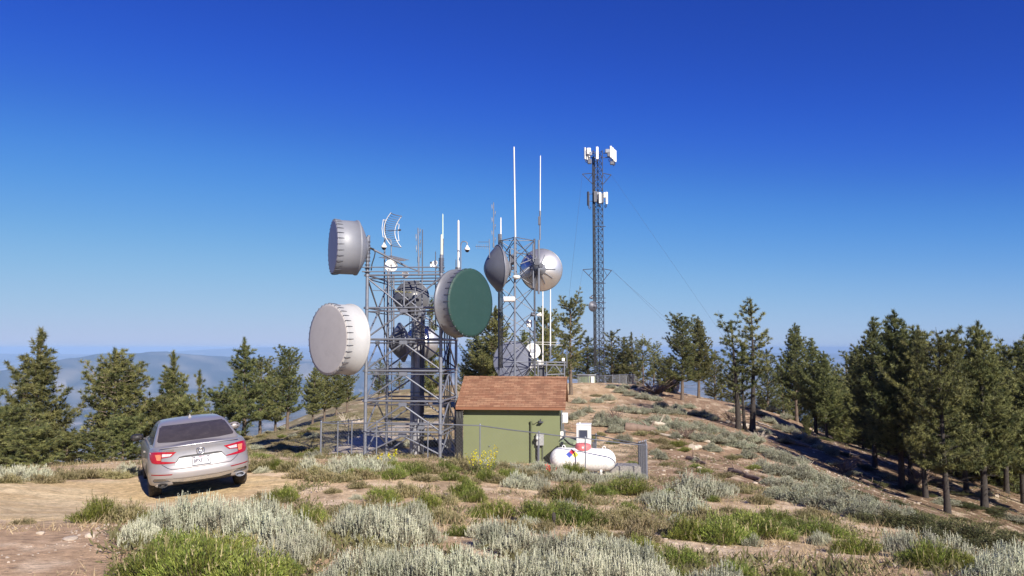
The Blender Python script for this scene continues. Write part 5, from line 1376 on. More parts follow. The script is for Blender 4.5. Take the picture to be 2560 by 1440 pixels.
roundt = lambda t: math.sqrt(max(0, 1 - (max(t, .0) * 1.0 - .12) ** 2 * 1.05)) * (.8 + .2 * math.sin(t * 17)) + .05
slim = lambda t: (1 - t) ** .7 * (.8 + .25 * math.sin(t * 23)) + .08
KIND = {
 'cone': (pine(101, 7.0, .10, 1.75, cone, 1.0, dead=.1), 7.0),
 'cone2': (pine(102, 7.5, .20, 1.9, cone, .95, dead=.2), 7.5),
 'wide': (pine(103, 7.0, .24, 2.3, full, 1.05, .05, bark=M_barkpale), 7.0),
 'tall': (pine(104, 10.0, .20, 2.4, full, .95, .01, dead=.25), 10.0),
 'tall2': (pine(105, 10.5, .22, 2.7, cone, 1.0, -.01, dead=.3), 10.5),
 'open': (pine(106, 8.5, .28, 2.1, roundt, .85, .0, dead=.3, open_top=True), 8.5),
 'slim': (pine(107, 6.0, .12, 1.0, slim, .9), 6.0),
 'bushy': (pine(108, 4.6, .02, 1.9, roundt, 1.0, .02, dead=0), 4.6),
 'tall3': (pine(109, 9.0, .24, 2.1, roundt, .9, .02, dead=.35), 9.0),
 'far': (pine(110, 8.0, .15, 2.0, full, .8, dead=.1, nn=24, wid=.021), 8.0),
 'far2': (pine(111, 8.0, .15, 1.7, cone, .8, dead=.1, nn=24, wid=.021), 8.0),
}
_used = {}
def tree(kind, px, ytop, Y, label, rz=None, widen=1.0, base_y=None, bark=None, group=None):
    (tm, cm), H = KIND[kind]
    p = at(px, 900, Y); gzz = gz(p.x, p.y)
    hgt = at(px, ytop, Y).z - gzz
    s = hgt / H
    t = thing('pine_tree', label, 'tree', (p.x, p.y, gzz), group)
    k = (s ** .75 if s < 1 else s ** .85) * widen * (.93 if px > 1900 else 1.03)
    t.scale = (k, k, s); t.rotation_euler = (0, 0, random.uniform(0, 6.28) if rz is None else rz)
    a = link('trunk', tm, t); link('crown', cm, t)
    if bark is not None:
        a.material_slots[0].link = 'OBJECT'; a.material_slots[0].material = bark
    return t
LG = 'pines on the left slope'; MG = 'pines behind the towers'; RG = 'pines on the right slope'
for a in [
 ('cone', -55, 850, 27, 'pine cut off by the left edge of the photo, only its branch tips showing', 0.3, 1.0, LG),
 ('cone', 100, 836, 34, 'tall conical dark pine left of the car with tiered upper limbs', 1.0, 1.05, LG),
 ('bushy', 20, 1030, 25, 'low bushy pine filling the left edge above the road', 2.0, 1.0, LG),
 ('bushy', 175, 1085, 27, 'low bushy pine right of the conical dark pine', 0.6, 1.15, LG),
 ('bushy', 95, 1075, 24, 'dark low pine at the foot of the tall conical pine beside the road', 3.9, 1.2, LG),
 ('wide', 288, 884, 33, 'broad pine with a pale leaning trunk just left of the car', 5.2, .95, LG),
 ('bushy', 318, 1050, 28, 'low dense pine immediately left of the car, under the broad leaning pine', 3.3, 1.0, LG),
 ('bushy', 250, 1085, 26, 'dark low pine between the road edge and the broad leaning pine', 4.4, 1.1, LG),
 ('cone', 437, 890, 40, 'narrow pointed pine rising behind the left half of the car', 2.2, .95, LG),
 ('slim', 500, 938, 42, 'thin small pine behind the middle of the car', 1.2, 1.0, LG),
 ('bushy', 400, 1005, 35, 'olive bushy pine behind the left roof edge of the car', 5.6, 1.1, LG),
 ('bushy', 470, 1010, 36, 'bushy pine behind the middle of the car roof', 2.9, 1.0, LG),
 ('bushy', 560, 985, 45, 'yellowish bushy pine behind the right half of the car roof', 1.1, 1.0, LG),
 ('cone2', 612, 854, 48, 'tall pointed pine behind the right rear corner of the car', .4, 1.0, LG),
 ('tall3', 657, 903, 50, 'shorter full pine touching the right side of the tall pointed pine', 4.1, .9, LG),
 ('tall3', 722, 878, 52, 'tall bare-trunked pine with a sparse top, left of the lowest drum', 2.2, .85, LG),
 ('tall3', 690, 935, 60, 'small pine between the sparse-topped pine and the pointed pine', 1.2, .9, LG),
 ('tall', 786, 918, 58, 'leftmost of the cluster of pines under the lowest drum', .9, .8, LG),
 ('tall3', 815, 926, 60, 'second pine of the cluster under the lowest drum, pale trunk', 3.0, .8, LG),
 ('tall', 842, 922, 63, 'third pine of the cluster under the lowest drum', 5.0, .8, LG),
 ('tall3', 868, 916, 66, 'rightmost pine of the cluster under the lowest drum', .1, .85, LG),
 ('far', 950, 900, 84, 'far pine seen through the left half of the big tower', 1.0, .9, MG),
 ('far2', 1000, 905, 90, 'second far pine seen through the middle of the big tower', 2.0, .9, MG),
 ('slim', 1076, 762, 62, 'thin tall pine behind the ladder cage of the big tower', 1.5, 1.0, MG),
 ('far', 1165, 905, 70, 'low pine top between the big tower and the hut roof', 3.5, .9, MG),
 ('tall2', 1238, 770, 56, 'big pine behind the left leg of the three-legged tower', .4, .95, MG),
 ('tall', 1196, 838, 60, 'pine with long low limbs right below the green drum', 4.4, .95, MG),
 ('tall', 1312, 828, 70, 'pine behind the middle of the three-legged tower', 2.1, .9, MG),
 ('tall3', 1366, 782, 72, 'pine behind the two long white poles', 1.3, .9, MG),
 ('open', 1428, 752, 75, 'tall open-crowned pine right of the white poles with a bare trunk', .8, .95, MG),
 ('far', 1408, 865, 84, 'low pine behind the antenna platform', 4.0, 1.3, MG),
 ('far', 1472, 845, 103, 'bushy pine left of the distant mast foot', 2.5, 1.5, MG),
 ('far', 1527, 832, 108, 'rounded pine just right of the distant mast', 5.5, 1.45, MG),
 ('far2', 1562, 848, 112, 'second pine right of the distant mast', 1.5, 1.4, MG),
 ('far2', 1580, 836, 106, 'spiky pine behind the right end of the mast fence', 3.5, 1.2, MG),
 ('open', 1606, 852, 98, 'thin dark pine beyond the rock pile', 3.2, .95, MG),
 ('open', 1634, 862, 99, 'slender pine left of the twin pines on the ridge', 4.9, .9, MG),
 ('tall3', 1706, 797, 75, 'left of the twin pines on the ridge, with a straight pale trunk', 2.2, .95, RG),
 ('tall2', 1746, 795, 79, 'right of the twin pines on the ridge, fuller crown', 5.4, .8, RG),
 ('bushy', 1668, 900, 82, 'leaning lower pine at the left of the twin pines', 3.4, .9, RG),
 ('far', 1788, 880, 92, 'low spreading pine between the twin pines and the three-stemmed pine', 1.4, 1.0, RG),
 ('far', 1835, 900, 96, 'pine behind the three-stemmed pine', 2.8, 1.0, RG),
 ('far', 1915, 878, 84, 'low pine just right of the three-stemmed pine', 5.1, 1.0, RG),
 ('far2', 1955, 905, 88, 'smaller pine further right of the three-stemmed pine', 2.4, 1.0, RG),
 ('tall2', 1990, 812, 73, 'pointed pine with a narrow spire top in the middle of the right slope', 1.1, .85, RG),
 ('tall', 2032, 850, 66, 'dense dark pine right of the spire-topped pine', 4.1, .9, RG),
 ('tall', 2062, 882, 63, 'lower dense pine closing the gap right of the spire-topped pine', 2.1, .85, RG),
 ('far', 2118, 890, 78, 'low pine left of the biggest right-hand pine', 3.1, 1.1, RG),
 ('tall2', 2145, 868, 72, 'pine partly behind the biggest right-hand pine', 1.0, .9, RG),
 ('tall', 2182, 800, 51, 'pine forming the left shoulder of the biggest right-hand pine', .7, .85, RG),
 ('tall2', 2238, 784, 46, 'biggest pine of the right slope with a cluster of top shoots', 3.6, .95, RG),
 ('tall3', 2262, 850, 48, 'dark twin stem beside the biggest right-hand pine', 5.7, .8, RG),
 ('tall', 2302, 822, 44, 'thick-trunked pine right of the biggest pine', 1.9, .8, RG),
 ('tall3', 2352, 852, 40, 'nearest pine of the right slope, its bare trunk base lowest in the photo', 4.6, .95, RG),
 ('tall', 2400, 842, 48, 'pine between the nearest pine and the tall far right pine', 2.7, .85, RG),
 ('tall2', 2446, 812, 42.5, 'tall broad pine near the right edge with a forked top', 5.0, .95, RG),
 ('tall', 2505, 872, 52, 'pine with exposed red soil behind its trunk near the right edge', .2, .9, RG),
 ('tall3', 2545, 868, 49, 'second last pine before the right edge', 3.9, .95, RG),
 ('tall', 2598, 862, 44, 'pine cut by the right edge of the photo', 1.6, 1.0, RG),
 ('far', 2085, 930, 86, 'dark pine deep in the stand right of the spire-topped pine', 1.2, 1.1, RG),
 ('far', 2200, 905, 75, 'dark pine deep in the stand behind the biggest pine', 2.2, 1.2, RG),
 ('far', 2290, 900, 70, 'dark pine deep in the stand behind the thick-trunked pine', 3.2, 1.2, RG),
 ('far', 2375, 905, 66, 'dark pine deep in the stand behind the nearest pine', 4.2, 1.2, RG),
 ('far', 2470, 900, 66, 'dark pine deep in the stand behind the forked-top pine', 5.2, 1.2, RG),
]:
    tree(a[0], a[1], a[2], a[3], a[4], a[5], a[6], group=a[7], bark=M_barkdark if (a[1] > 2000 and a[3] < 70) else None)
UNDER = [(1900, 985, 92), (1985, 1000, 90), (2030, 985, 84), (2070, 960, 72), (2105, 985, 64), (2130, 935, 84), (2150, 1000, 60), (2175, 960, 68), (2215, 1010, 58), (2250, 930, 80), (2265, 980, 62), (2325, 1000, 56), (2345, 950, 66), (2385, 1000, 54), (2420, 925, 74), (2425, 960, 60), (2480, 990, 56), (2520, 930, 74), (2530, 950, 62), (2565, 990, 54), (2610, 960, 56)]
for i, (px, yt, Y) in enumerate(UNDER):
    tree(['cone', 'bushy', 'far2'][i % 3], px, yt, Y, ['leftmost', 'second from the left', 'third from the left', 'fourth from the left', 'fifth from the left', 'sixth from the left', 'seventh from the left', 'eighth from the left', 'ninth from the left', 'tenth from the left', 'eleventh from the left', 'twelfth from the left', 'thirteenth from the left', 'fourteenth from the left', 'fifteenth from the left', 'sixteenth from the left', 'seventeenth from the left', 'eighteenth from the left', 'nineteenth from the left', 'twentieth from the left', 'rightmost'][i] + ' of the dark young pines filling the shade under the right stand', None, 1.15, group='young pines under the right stand')
# three-stemmed pine on the right slope
p = at(1865, 1075, 56); z0 = gz(p.x, p.y)
t3 = thing('pine_tree', 'three-stemmed pine with bare dark trunks standing alone on the right slope', 'tree', (p.x, p.y, z0), RG)
for dx, dy, lean, hy, seed, rad in ((-.55, 0, -.045, 812, 121, 1.75), (-.02, .35, .0, 875, 122, 1.2), (.42, -.1, .012, 765, 123, 1.95)):
    H = at(0, hy, 56).z - z0
    tm, cm = pine(seed, H, .38, rad, roundt, .70, lean, dead=.5, open_top=True, trunk_r=.21 if rad > 1.2 else .12, bark=M_barkdark)
    a = link('trunk', tm, t3); a.location = (dx, dy, 0); b = link('crown', cm, a)
tree('bushy', 2013, 1043, 60, 'small bright yellow-green sapling on the right slope below the spire-topped pine', 1.0, .55, group=RG)
# ------------------------------------------------------------------ shrubs
M_sage = leaf_mat('sage_leaves', 0.2, 0.75, 0.15)
M_green = leaf_mat('green_leaves', 0.3, 0.5, 0.3)
M_straw = leaf_mat('dry_stalks', 0.25, 0.7, 0.15)
def blades(B, T, wid, g, col0, col1, shade=None):
    """thin triangles from base points B to tips T"""
    n = len(B); d = T - B
    s = np.cross(d, g.normal(size=(n, 3))); s /= np.linalg.norm(s, axis=1, keepdims=True) + 1e-9
    s *= np.asarray(wid).reshape(-1, 1) * np.ones((n, 1))
    V = np.stack([B - s, B + s, T], axis=1).reshape(-1, 3)
    t = g.uniform(0, 1, (n, 1)); c = np.asarray(col0) * (1 - t) + np.asarray(col1) * t
    c = c * g.uniform(.8, 1.2, (n, 1))
    return V, np.repeat(c, 3, axis=0)
def leafpairs(P_, D, ln, wid, g, c0, c1):
    """leaf-shaped quads split in two triangles: base, two mid points, tip"""
    n = len(P_); L = np.asarray(ln).reshape(-1, 1)
    s = np.cross(D, g.normal(size=(n, 3))); s /= np.linalg.norm(s, axis=1, keepdims=True) + 1e-9
    s *= np.asarray(wid).reshape(-1, 1)
    mid = P_ + D * L * .5
    V = np.stack([P_, mid + s, P_ + D * L, P_, P_ + D * L, mid - s], axis=1).reshape(-1, 3)
    t = g.uniform(0, 1, (n, 1)); c = np.asarray(c0) * (1 - t) + np.asarray(c1) * t; c = c * g.uniform(.8, 1.2, (n, 1))
    return V, np.repeat(c, 6, axis=0)
def shrub_mesh(seed, Rr, H, ns, nl, ll, lw, c0, c1, spike=0, sc=None, upright=.5, twig=(0.11, 0.085, 0.065), material=None, lump=.36, name='shrub', spread=.4, sf=.55):
    g = np.random.default_rng(seed)
    th = g.uniform(0, 2 * PI, ns); r = Rr * np.sqrt(g.uniform(0, 1, ns))
    edge = Rr * (1 + lump * (np.sin(3 * th + seed) * .5 + np.sin(5 * th + 2 * seed) * .35)); q = np.clip(r / Rr, 0, 1)
    r = q * edge
    hz = H * (1 - .72 * q ** 2.2) * (1 + lump * .8 * np.sin(th * 2 + q * 5 + seed)) * g.uniform(.72, 1.12, ns)
    tip = np.c_[r * np.cos(th), r * np.sin(th), hz]
    base = np.c_[tip[:, :2] * spread + g.normal(0, .03 * Rr, (ns, 2)), np.full(ns, -.03)]
    Vs = []; Cs = []
    V, c = blades(base, tip, .0065, g, twig, tuple(x * 1.6 for x in twig)); Vs.append(V); Cs.append(c)
    u = g.uniform(.28, 1.0, (ns, nl)) ** .8
    P_ = base[:, None, :] + (tip - base)[:, None, :] * u[..., None] + g.normal(0, .012, (ns, nl, 3))
    dd = (tip - base); dd /= np.linalg.norm(dd, axis=1, keepdims=True)
    D = g.normal(size=(ns, nl, 3)); D /= np.linalg.norm(D, axis=2, keepdims=True)
    D = D * (1 - upright) + dd[:, None, :] * upright + np.array([0, 0, .25]); D /= np.linalg.norm(D, axis=2, keepdims=True)
    n = ns * nl
    tone = g.uniform(.62, 1.25, (ns, 1)) * (1 + .25 * np.sin(th * 3 + q * 6)[:, None]) * np.array([1, 1, 1]) + np.c_[g.uniform(-.04, .14, (ns, 1)), np.zeros((ns, 1)), np.zeros((ns, 1))]
    V, c = leafpairs(P_.reshape(-1, 3), D.reshape(-1, 3), ll * g.uniform(.7, 1.25, n), lw * g.uniform(.8, 1.2, n), g, c0, c1); Vs.append(V); Cs.append(c * np.repeat(tone, nl * 6, axis=0))
    if spike:
        k = int(ns * sf); idx = g.choice(ns, k, False); sp = spike * g.uniform(.5, 1.15, k)
        D = np.c_[g.normal(0, .10, (k, 2)), np.ones(k)] + dd[idx] * .25; D /= np.linalg.norm(D, axis=1, keepdims=True)
        B = tip[idx] - D * .04
        for kk in range(2): V, c = leafpairs(B, D, sp, np.full(k, .0075), g, sc[0], sc[1]); Vs.append(V); Cs.append(c)
        for kk in range(7):
            f = g.uniform(.1, .95, (k, 1)); d2 = D * .8 + g.normal(0, .45, (k, 3)); d2 /= np.linalg.norm(d2, axis=1, keepdims=True)
            V, c = leafpairs(B + D * sp[:, None] * f, d2, np.full(k, ll * .75), np.full(k, lw * .9), g, sc[0], sc[1]); Vs.append(V); Cs.append(c)
    V = np.concatenate(Vs); C = np.concatenate(Cs)
    return mesh_from(name, V, np.arange(len(V)).reshape(-1, 3), [material], False, C)
SG0, SG1 = (0.27, 0.30, 0.205), (0.43, 0.455, 0.345); SP = ((0.42, 0.44, 0.33), (0.56, 0.56, 0.44))
GR0, GR1 = (0.11, 0.165, 0.032), (0.27, 0.315, 0.075)
OL0, OL1 = (0.145, 0.14, 0.058), (0.27, 0.25, 0.115)
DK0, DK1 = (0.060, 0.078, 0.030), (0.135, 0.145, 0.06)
SHR = {
 'S': [(shrub_mesh(200 + i, .55, .38, 520, 15, .034, .0062, SG0, SG1, .17, SP, .45, material=M_sage, name='foliage'), .55) for i in range(3)],
 'N': [(shrub_mesh(220 + i, .60, .46, 620, 18, .036, .0075, tuple(x * .92 for x in SG0), tuple(x * .92 for x in SG1), .06, SP, .4, material=M_sage, name='foliage'), .60) for i in range(3)],     # far sagebrush, rounder, fewer stalks
 'G': [(shrub_mesh(240 + i, .55, .36, 620, 16, .046, .0048, GR0, GR1, .16, ((0.36, 0.31, 0.16), (0.50, 0.44, 0.26)), .62, sf=.05, material=M_green, name='foliage'), .55) for i in range(3)],
 'O': [(shrub_mesh(260 + i, .50, .30, 460, 14, .036, .0055, OL0, OL1, .10, ((0.34, 0.29, 0.16), (0.45, 0.40, 0.24)), .5, material=M_green, name='foliage'), .50) for i in range(2)],
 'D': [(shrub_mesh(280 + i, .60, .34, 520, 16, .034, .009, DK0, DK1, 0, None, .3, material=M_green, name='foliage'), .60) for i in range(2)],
}
KN = {'S': ('sagebrush', 'pale grey-green sagebrush'), 'N': ('sagebrush', 'round grey-green sagebrush'), 'G': ('green_shrub', 'bright green shrub'), 'O': ('olive_shrub', 'low olive-brown shrub'), 'D': ('dark_shrub', 'dark green low shrub')}
def zone(px, py):
    if px > 1420 and py < 1165:
        if py < 1022: return 'on the ridge below the tall mast' if px < 1600 else 'on the ridge around the twin pines'
        if py < 1092: return 'on the slope behind the white cabinet' if px < 1640 else ('on the slope beside the three-stemmed pine' if px < 2000 else 'under the spire-topped pine')
        return 'uphill from the fence corner' if px < 1860 else 'at the shadow edge of the right pines'
    if px < 380 and py < 1222: return 'along the far edge of the sandy road'
    if py < 1140: return 'on the left slope behind the car' if px < 800 else 'inside the fenced tower yard'
    if py < 1205: return 'between the car and the big tower' if px < 880 else 'at the foot of the big tower' if px < 1150 else 'at the foot of the green hut' if px < 1390 else 'around the white propane tank' if px < 1640 else 'right of the fence corner'
    if py < 1295: return 'at the near edge of the sandy road' if px < 860 else 'downhill from the big tower' if px < 1240 else 'downhill from the green hut' if px < 1420 else 'downhill from the propane tank' if px < 1640 else 'in the sage belt right of the fence' if px < 2080 else 'at the shadow edge of the right pines'
    if py < 1400: return 'in the big clump below the car' if px < 850 else 'in the middle of the foreground' if px < 1240 else 'in the centre right foreground' if px < 1640 else 'in the right foreground' if px < 2150 else 'in the lower right corner'
    return 'at the bottom edge, left part' if px < 850 else 'at the bottom edge, middle part' if px < 1600 else 'at the bottom edge, right part'
PLANTS = []
def shrub(kind, px, py, wpx, hk=1.0):
    p = hit(px, py); w = wpx / FPX * p.y
    PLANTS.append((kind, px, py, p, w, hk))
g7 = random.Random(77)
# foreground and middle ground, read off the photograph: species, centre px, foot py, width px, height factor
for a in [
 ('G',390,1462,230,1.0),('G',500,1478,260,1.05),('G',620,1485,240,1.0),('G',690,1470,150,.9),('G',430,1400,180,.8),('G',560,1405,190,.8),
 ('S',345,1372,110,1.2),('S',405,1350,130,1.25),('S',480,1345,150,1.3),('S',560,1350,160,1.35),('S',640,1362,170,1.3),('S',715,1385,150,1.25),('S',775,1405,110,1.15),('S',700,1430,150,1.05),('S',600,1320,150,1.2),('S',520,1318,130,1.1),('S',660,1330,130,1.2),('S',740,1345,90,1.0),
 ('G',245,1308,130,1.1),('O',320,1308,110,1.1),('G',385,1312,80,.9),('O',60,1312,60,.6),
 ('G',712,1257,84,1.15),('G',775,1312,85,1.3),('O',655,1250,60,.7),('O',896,1222,60,.8),('O',830,1235,50,.7),('O',745,1200,70,.9),('O',810,1205,80,.9),('G',900,1198,90,.8),('O',860,1207,70,.8),
 ('S',860,1345,110,1.15),('S',920,1362,140,1.2),('S',990,1372,140,1.15),('S',1050,1362,110,1.2),('S',960,1318,130,1.05),('S',1030,1318,110,1.1),('S',885,1310,90,1.0),
 ('G',1040,1300,90,.9),('G',955,1262,95,1.1),('O',1010,1245,90,1.2),('G',1065,1275,95,1.0),('O',1110,1262,80,.9),('G',1165,1245,95,1.25),('G',1185,1258,80,1.0),('O',1100,1300,90,.7),('G',1148,1342,75,.9),('O',1130,1310,80,.7),
 ('S',1295,1222,90,1.25),('S',1340,1226,80,1.1),('O',1240,1210,70,.8),('G',1215,1205,70,1.1),
 ('G',1425,1255,115,1.2),('O',1375,1248,90,.8),('S',1405,1205,90,1.0),('G',1430,1196,100,1.1),('S',1490,1212,90,.9),('G',1500,1240,80,.8),('O',1525,1225,80,.8),('G',1570,1240,120,1.1),('S',1575,1205,80,1.0),('O',1480,1262,80,.7),('S',1620,1262,80,.9),
 ('G',1240,1300,130,.9),('G',1345,1312,120,1.15),('G',1440,1318,150,1.05),('O',1515,1325,130,.8),('G',1400,1290,110,.8),('O',1560,1300,120,.8),('O',1600,1330,120,.8),('O',1290,1330,100,.7),('O',1480,1355,130,.8),('O',1590,1365,120,.9),
 ('S',1700,1290,140,1.25),('S',1655,1270,80,1.0),('S',1745,1248,160,1.3),('S',1800,1240,90,1.0),('G',1690,1240,70,.7),
 ('G',1720,1352,130,1.1),('G',1800,1362,170,1.15),('G',1880,1350,160,1.1),('G',1940,1318,120,.9),('G',1850,1318,130,.8),('G',2050,1345,150,.8),('G',1990,1335,110,.8),('O',1770,1305,110,.8),('G',1960,1352,90,.7),
 ('S',1240,1378,120,1.15),('S',1300,1395,130,1.1),('S',1370,1405,120,1.05),('S',1215,1350,90,1.0),('S',1440,1420,140,1.1),('S',1520,1432,140,1.1),('S',1600,1445,140,1.1),('O',1420,1372,100,.8),('S',1500,1395,110,.9),('S',1560,1405,110,.9),
 ('S',900,1470,150,1.1),('S',980,1480,150,1.15),('S',1060,1485,160,1.2),('S',1140,1490,160,1.15),('S',1220,1490,160,1.1),('S',1300,1490,160,1.1),('S',1390,1495,160,1.1),('S',1480,1495,170,1.15),('S',1570,1498,160,1.1),('S',1650,1495,140,1.0),('S',1060,1430,120,.9),('S',1160,1435,120,.9),('S',980,1430,100,.9),('S',830,1480,110,.9),('S',1340,1440,120,.9),
 ('G',1700,1425,130,1.0),('G',1690,1475,120,.9),('G',1840,1470,140,.9),('G',1970,1462,100,.9),('S',1800,1500,150,.9),('G',2135,1388,125,.9),
 ('S',2300,1400,150,1.3),('S',2370,1402,150,1.2),('S',2250,1385,100,1.1),('G',2320,1425,150,1.1),('G',2400,1428,120,.9),('G',2270,1408,80,.8),('S',2490,1470,150,1.0),('S',2560,1465,150,1.1),('S',2540,1420,120,1.0),('S',2470,1425,90,.8),
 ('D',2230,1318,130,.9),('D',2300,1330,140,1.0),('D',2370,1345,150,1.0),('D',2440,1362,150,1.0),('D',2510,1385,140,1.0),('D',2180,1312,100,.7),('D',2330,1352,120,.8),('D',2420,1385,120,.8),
 ('S',40,1205,90,1.15),('S',85,1203,90,1.1),('O',20,1212,80,.9),('O',110,1212,80,.9),('O',165,1200,70,.8),('O',215,1199,80,.9),('O',262,1197,70,.8),('S',318,1192,70,1.25),('O',300,1198,60,.8),('S',-10,1200,80,1.2),
 ('O',650,1180,90,1.0),('G',690,1176,80,.9),('O',730,1182,90,.9),('S',770,1183,70,1.0),('O',800,1190,80,.9),('S',845,1188,90,1.15),('S',895,1188,90,1.3),('S',940,1182,80,1.2),('O',905,1200,80,.8),('G',985,1180,80,.9),('G',1030,1190,90,.9),('O',1075,1185,90,.9),('G',1110,1182,80,1.0),('O',1150,1180,90,1.3),('S',960,1160,70,1.0),('S',880,1165,70,.9),('O',1040,1170,80,.8),('G',980,1200,90,.8),('O',1060,1205,80,.7),('G',1125,1203,80,.7),
 ('S',1215,1170,80,.9),('O',1255,1178,80,.9),('S',1290,1180,70,.9),('O',1310,1192,70,.8),('S',1345,1180,80,.9),('S',1385,1185,70,.9),('O',1350,1200,80,.8),('G',1270,1195,70,.8),('O',1200,1190,80,.9),('S',1545,1200,70,.9),
 ('S',1010,1120,55,.8),('D',1080,1118,55,.9),('O',1050,1095,50,.8),('O',985,1115,45,.7),
]: shrub(*a)
# sagebrush over the right slope: rows read off the photograph (centre px, foot py, width px)
for px, py, w_ in [
 (1445,1010,38),(1470,1032,34),(1450,1042,40),(1430,1050,30),(1496,1008,36),(1520,1002,40),(1555,985,40),(1580,992,42),(1610,1000,44),(1640,1003,40),(1565,972,30),(1590,970,26),(1530,972,28),
 (1555,1030,44),(1582,1035,44),(1610,1036,42),(1640,1034,48),(1668,1036,44),(1655,1020,40),(1700,1036,42),(1735,1040,46),(1760,1044,40),(1690,1022,36),(1720,1022,36),(1780,1052,38),
 (1505,1050,46),(1500,1068,52),(1530,1070,56),(1565,1075,60),(1600,1074,58),(1540,1060,46),(1635,1062,50),(1660,1062,56),(1690,1075,60),(1720,1078,56),(1650,1080,46),(1745,1068,48),(1535,1085,44),(1770,1082,50),(1800,1082,46),
 (1750,1105,66),(1790,1112,60),(1830,1118,66),(1860,1125,58),(1780,1130,50),(1815,1095,50),(1850,1100,44),(1720,1098,40),(1890,1110,50),(1905,1135,56),(1870,1148,50),(1935,1150,64),(1960,1160,70),(1990,1165,60),(1560,1108,44),(1690,1100,36),
 (1925,1060,44),(1950,1075,44),(1900,1040,40),(1880,1025,36),(1975,1085,48),(2000,1100,48),(2030,1110,46),(1960,1110,50),(1910,1085,40),(2050,1125,46),(1840,1035,36),(1925,1030,34),(1965,1050,36),(2080,1140,44),
 (1940,1190,76),(1990,1200,80),(2040,1210,80),(1965,1225,90),(2020,1240,96),(2080,1245,90),(2130,1262,90),(2060,1275,100),(2110,1285,100),(2000,1262,90),(2170,1285,90),(2220,1296,80),(1950,1250,70),(2150,1300,80),(1905,1175,56),(1930,1215,60),(2010,1182,60),(2090,1222,70),(2260,1300,70),
 (1640,1140,36),(1655,1150,36),(1740,1158,30),
]: shrub('N', px + g7.uniform(-3, 3), py, w_ * 1.05, g7.uniform(.85, 1.15))
for px, py, w_ in [(1650,1110,60),(1690,1118,60),(1665,1125,50),(1600,1090,50),(1640,1088,44),(1710,1130,44),(1500,1092,40),(1460,1085,36),(1530,1112,36),(1580,1165,44),(1830,1150,50),(1880,1175,50),(1760,1185,50),(1810,1195,50),(1900,1200,50),(1490,992,34),(1820,1220,60),(1860,1235,60),(1740,1170,34),(1660,1165,30),(1700,1185,30),(1480,1100,30)]:
    shrub(g7.choice('GOO'), px, py, w_, .7)
_taken = [(q[1], q[2], q[1] and q[4]) for q in PLANTS]
for k in range(120):     # small shrubs filling the ground between the big ones
    px = g7.uniform(620, 2250); py = g7.uniform(1176, 1420) if px < 1640 else g7.uniform(1225, 1400)
    if fbm(np.array([px / 160]), np.array([py / 60]), 3, 5)[0] < -.03 or (px < 860 and 1195 < py < 1290) or (px > 2080 and py < 1330): continue
    shrub(g7.choice('OOOGGS'), px, py, g7.uniform(38, 80) * (py - 900) / 380, g7.uniform(.6, 1.0))
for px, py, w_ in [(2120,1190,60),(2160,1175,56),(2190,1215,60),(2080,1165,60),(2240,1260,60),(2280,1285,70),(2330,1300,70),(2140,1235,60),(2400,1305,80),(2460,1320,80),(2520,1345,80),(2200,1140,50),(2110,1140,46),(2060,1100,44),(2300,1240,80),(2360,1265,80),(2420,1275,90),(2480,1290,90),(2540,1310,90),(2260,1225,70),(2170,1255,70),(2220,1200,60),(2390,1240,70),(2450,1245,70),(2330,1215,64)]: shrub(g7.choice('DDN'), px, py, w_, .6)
for k in range(46):     # low olive cover of the left slope
    px = g7.uniform(612, 900); py = g7.uniform(1050 + (900 - px) * .12, 1150)
    if 800 < px and py > 1070 and px < 990: continue
    shrub(g7.choice('OOOGN'), px, py, g7.uniform(24, 52) * (py - 900) / 200, .65)
ORD = ['first', 'second', 'third', 'fourth', 'fifth', 'sixth', 'seventh', 'eighth', 'ninth', 'tenth', 'eleventh', 'twelfth', 'thirteenth', 'fourteenth', 'fifteenth', 'sixteenth', 'seventeenth', 'eighteenth', 'nineteenth', 'twentieth']
def ordinal(i, n):
    if n == 1: return ''
    if i == 0: return 'leftmost one '
    if i == n - 1: return 'rightmost one '
    return (ORD[i] if i < 20 else ('%dth' % (i + 1) if i % 10 > 2 or i < 20 else {0: '%dst', 1: '%dnd', 2: '%drd'}[i % 10] % (i + 1))) + ' from the left '
cl_ = {}
for q in PLANTS: cl_.setdefault((KN[q[0]][1], zone(q[1], q[2])), []).append(q)
count_ = {}
for (desc, zn), qs in cl_.items():
    qs.sort(key=lambda q: q[1])
    for i, (kind, px, py, p, wd, hk) in enumerate(qs):
        k = count_[kind] = count_.get(kind, -1) + 1
        me, R0 = SHR[kind][k % len(SHR[kind])]
        o = link(KN[kind][0], me)
        y = p.y + wd * .30; x = p.x * y / p.y
        s = wd / 2 / R0
        zz_ = gz(x, y)
        o.location = (x, y, zz_ - .01)
        gx = (gz(x + .4, y) - gz(x - .4, y)) / .8; gy = (gz(x, y + .4) - gz(x, y - .4)) / .8
        o.rotation_euler = (math.atan(gy) * .7, -math.atan(gx) * .7, g7.uniform(0, 6.28))
        hs_ = s ** .6 * hk * (.72 if kind == 'S' else .86) * g7.uniform(.9, 1.1) if s > .6 else s * 1.15 * hk
        o.scale = (s * g7.uniform(.92, 1.08), s * g7.uniform(.92, 1.08), hs_)
        n = len(qs)
        lab = f'{desc} {zn}' if n == 1 else f'{desc}, {ordinal(i, n).strip()}, {zn}'
        setp(o, lab, 'shrub', f'{desc} bushes')
